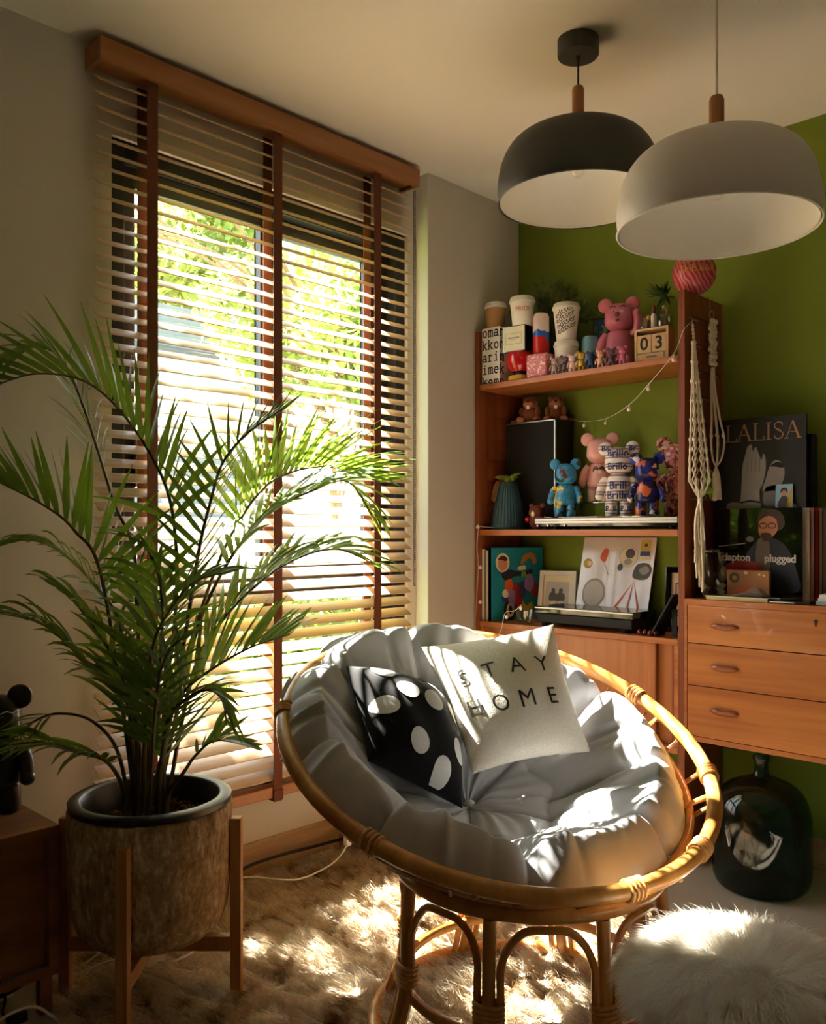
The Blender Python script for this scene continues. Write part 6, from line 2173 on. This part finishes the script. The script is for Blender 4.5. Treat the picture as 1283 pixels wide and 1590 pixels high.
for i in range(9):
    x = random.uniform(-.012, .014)
    q = [(x * 0.4, 0, 0.09), (x, -0.006, 0.065), (x * 1.2, -0.008, 0.03), (x * 1.1, -0.004, random.uniform(-0.01, 0.012))]
    obj('stalk', MB().tube(spline(q, 4), 0.0014, 5), 'lime_leaf', pl, smooth=True)
    vs, fs = leaflet_geo(Vector(q[2]), Vector((random.uniform(-.5, .5), -0.4, -0.5)), Vector((1, 0, 0.2)), 0.03, 0.005, 0.3, 3)
    obj('leaf', MB().add(vs, fs), 'lime_leaf', pl, smooth=True, angle=180)

# ------------------------------------------------------------------ string lights
plain('bulb_white', srgb(240, 230, 214), 0.35)


def string_lights(label, pts, bulbs, drop=0.016):
    o = Vector(pts[0])
    t = thing('string_lights', label, 'string lights', o)
    obj('wire', MB().tube([p - o for p in spline(pts, 6)], 0.0011, 5), 'cable_white', t)
    for b_ in bulbs:
        b_ = Vector(b_) - o
        bo = obj('bulb', MB().ell(b_, 0.0072, 0.0072, 0.0080, 12, 8), 'bulb_white', t, smooth=True)
        obj('stem', MB().tube([b_ + Vector((0, 0, 0.007)), b_ + Vector((0.002, 0, drop))], 0.0022, 6), 'cable_white', bo)


string_lights('string of small white globe lights hung across the open shelf bay', [(0.973, -0.285, 1.895), (0.955, -0.317, 1.86), (0.921, -0.320, 1.785), (0.80, -0.28, 1.696), (0.674, -0.2, 1.643), (0.511, -0.1, 1.615), (0.375, -0.05, 1.620), (0.32, -0.03, 1.63)],
              [(0.921, -0.322, 1.764), (0.8, -0.28, 1.680), (0.674, -0.2, 1.625), (0.511, -0.1, 1.597), (0.375, -0.05, 1.602)])
string_lights('string of small white globe lights trailing down the left upright', [(0.115, -0.316, 1.178), (0.06, -0.322, 1.183), (0.036, -0.322, 1.178), (0.022, -0.318, 1.10), (0.028, -0.316, 1.02), (0.018, -0.316, 0.88), (0.013, -0.316, 0.75), (0.06, -0.325, 0.70), (0.148, -0.325, 0.745), (0.178, -0.325, 0.83), (0.22, -0.318, 0.842), (0.256, -0.316, 0.870)],
              [(0.036, -0.330, 1.182), (0.046, -0.325, 1.012), (0.046, -0.325, 0.868), (0.011, -0.325, 0.738), (0.186, -0.325, 0.815), (0.258, -0.325, 0.855)], 0.010)

# ------------------------------------------------------------------ low sideboard and the black bear on it
sb = thing('low_sideboard', 'low oak sideboard with a round finger pull under the window wall', 'sideboard', (0.125, -2.866, 0.0))
m = MB().box(-0.175, 0.178, -0.70, 0.645, 0.425, 0.451).box(-0.175, 0.178, -0.70, 0.645, 0.090, 0.112)
m.box(-0.175, 0.178, 0.619, 0.645, 0.112, 0.425).box(-0.175, 0.178, -0.70, -0.674, 0.112, 0.425).box(-0.175, -0.165, -0.674, 0.619, 0.112, 0.425)
obj('carcass', m, 'side_oak', sb, bevel=0.002)
drp = []
Nn = 32
dcx, dcz, drr = 0.46, 0.262, 0.032
for dy0, dy1 in ((0.03, 0.617), (-0.672, 0.026)):
    cy = dy1 - 0.165 if dy0 > 0 else dy0 + 0.12
    cz, xf, xr, xb, q_ = 0.262, 0.156, 0.147, 0.140, 0.042
    k = MB()
    ys, zs_ = [dy0, cy - q_, cy + q_, dy1], [0.114, cz - q_, cz + q_, 0.423]
    for i in range(3):
        for j in range(3):
            if (i, j) != (1, 1):
                k.add([(xf, ys[i], zs_[j]), (xf, ys[i + 1], zs_[j]), (xf, ys[i + 1], zs_[j + 1]), (xf, ys[i], zs_[j + 1])], [(0, 1, 2, 3)])
    ci, sq, cb_ = [], [], []
    for i in range(32):
        a = 2 * PI * i / 32
        c_, s_ = math.cos(a), math.sin(a)
        mx_ = max(abs(c_), abs(s_))
        ci.append((xf, cy + 0.034 * c_, cz + 0.034 * s_))
        cb_.append((xr, cy + 0.034 * c_, cz + 0.034 * s_))
        sq.append((xf, cy + q_ * c_ / mx_, cz + q_ * s_ / mx_))
    k.add(sq + ci + cb_, [(i, (i + 1) % 32, (i + 1) % 32 + 32, i + 32) for i in range(32)] + [(i + 32, (i + 1) % 32 + 32, (i + 1) % 32 + 64, i + 64) for i in range(32)] + [tuple(range(64, 96))])
    k.add([(xf, dy0, 0.114), (xf, dy1, 0.114), (xf, dy1, 0.423), (xf, dy0, 0.423), (xb, dy0, 0.114), (xb, dy1, 0.114), (xb, dy1, 0.423), (xb, dy0, 0.423)], [(4, 7, 6, 5), (0, 4, 5, 1), (1, 5, 6, 2), (2, 6, 7, 3), (3, 7, 4, 0)])
    do = obj('door', k, 'side_oak', sb)
    Mx = Matrix.Rotation(PI / 2, 4, 'Y')
    obj('finger_pull', MB().lathe([(0.0, 0.1474), (0.024, 0.1474), (0.0315, 0.150), (0.034, 0.1555)], 32, (0, cy, cz), Mx, caps=False), 'side_oak', do, smooth=True)
obj('bottom_track', MB().box(0.157, 0.176, -0.672, 0.617, 0.112, 0.114), 'metal_silver', sb)
for lx in (-0.155, 0.150):
    for ly in (-0.67, 0.610):
        obj('leg', MB().box(lx, lx + 0.024, ly - 0.012, ly + 0.018, 0.0, 0.090), 'side_oak', sb, bevel=0.002)
plain('bear_black', srgb(12, 12, 13), 0.3, coat=0.2)
bk_ = bear('black_bear_figure', 'black toy bear with wavy white lines on the low sideboard', (0.085, -2.290, 0.4515), 0.322, 'bear_black', 0.9)
for i in range(4):
    q = []
    for j in range(25):
        a = -PI / 2 + (-1.2 + 2.4 * j / 24)
        zc = (0.80 - 0.035 * i) * 0.322
        q.append((0.187 * 0.322 * math.cos(a), 0.156 * 0.322 * math.sin(a) - 0.0006, zc + 0.003 * math.sin(j * 1.1 + i)))
    obj('wavy_line', MB().tube(q, 0.0016, 5), 'ink_white', bk_)

# ------------------------------------------------------------------ cables on the floor
def cable(label, pts, r, mat, plug=None, name='power_cable'):
    o = Vector(pts[0])
    t = thing(name, label, 'cable', (o.x, o.y, max(o.z - r, 0)))
    oo = Vector((o.x, o.y, max(o.z - r, 0)))
    obj('cord', MB().tube([p - oo for p in spline(pts, 8)], r, 7), mat, t, smooth=True)
    if plug:
        obj('plug', MB().cbox(Vector(plug[0]) - oo, plug[1]), mat, t, bevel=0.004, seg=3)
    return t


cable('black power cable running along the oak baseboard', [(-0.035, -1.70, 0.006), (-0.03, -1.55, 0.012), (-0.02, -1.45, 0.05), (-0.015, -1.32, 0.055), (0.0, -1.2, 0.055), (0.0, -1.10, 0.05), (0.0, -1.02, 0.045)], 0.0055, 'cable_black')
cable('white power cable lying across the hide rug by the baseboard', [(0.02, -1.62, 0.05), (0.053, -1.529, 0.055), (0.08, -1.49, 0.055), (0.19, -1.41, 0.055), (0.19, -1.293, 0.058), (0.165, -1.207, 0.065), (0.14, -1.15, 0.085)], 0.0028, 'cable_white', ((0.138, -1.145, 0.098), (0.022, 0.022, 0.03)))
ab = thing('acrylic_box', 'clear acrylic box standing by the baseboard behind the chair', 'box', (0.06, -1.015, 0.002))
m = MB()
for a in ((-0.05, -0.047, -0.06, 0.06), (0.047, 0.05, -0.06, 0.06), (-0.047, 0.047, -0.06, -0.057), (-0.047, 0.047, 0.057, 0.06)):
    m.box(*a, 0.0, 0.13)
obj('walls', m, 'acrylic', ab)
obj('base', MB().box(-0.047, 0.047, -0.057, 0.057, 0, 0.003), 'acrylic', ab)
cs = cable('white lamp cable with an inline switch under the planter', [(0.115, -2.20, 0.012), (0.182, -2.143, 0.012), (0.25, -2.06, 0.045), (0.300, -2.02, 0.052), (0.350, -2.0, 0.055), (0.39, -1.965, 0.058), (0.385, -1.90, 0.06), (0.33, -1.86, 0.055)], 0.0032, 'cable_white', ((0.352, -1.998, 0.060), (0.026, 0.058, 0.020)))
cable('thin white cable looping behind the planter leg', [(0.150, -2.10, 0.008), (0.175, -2.03, 0.05), (0.185, -1.98, 0.09), (0.205, -1.97, 0.11), (0.230, -1.96, 0.09), (0.235, -1.95, 0.05), (0.270, -1.93, 0.045)], 0.0026, 'cable_white')
for i in range(5):
    q = []
    for j in range(7):
        a = j * 0.9 + i
        q.append((0.135 + 0.05 * math.cos(a) + 0.014 * i, -2.38 + 0.07 * math.sin(a) + 0.012 * i, 0.005 + 0.0115 * i + 0.0025 * abs(math.sin(j * 1.3 + i))))
    plug = None
    if i == 2:
        q += [(0.05, -2.42, 0.028), (0.012, -2.42, 0.016)]
        plug = ((-0.002, -2.42, 0.0135), (0.03, 0.03, 0.025))
    if i == 4:
        q += [(0.245, -2.33, 0.052), (0.272, -2.345, 0.030), (0.285, -2.335, 0.016)]
        plug = ((0.288, -2.318, 0.0135), (0.026, 0.044, 0.025))
    cable(('thick white cable coiled under the sideboard', 'upper loop of white cable under the sideboard', 'loose white cable end under the sideboard', 'white cable bundle beside the sideboard leg', 'black cable with plug under the sideboard')[i], q, 0.0035, 'cable_black' if i == 4 else 'cable_white', plug)
cable('white cable arching out from under the sideboard', [(0.31, -2.42, 0.008), (0.315, -2.36, 0.04), (0.335, -2.30, 0.05), (0.365, -2.27, 0.03), (0.375, -2.25, 0.006)], 0.0035, 'cable_white')
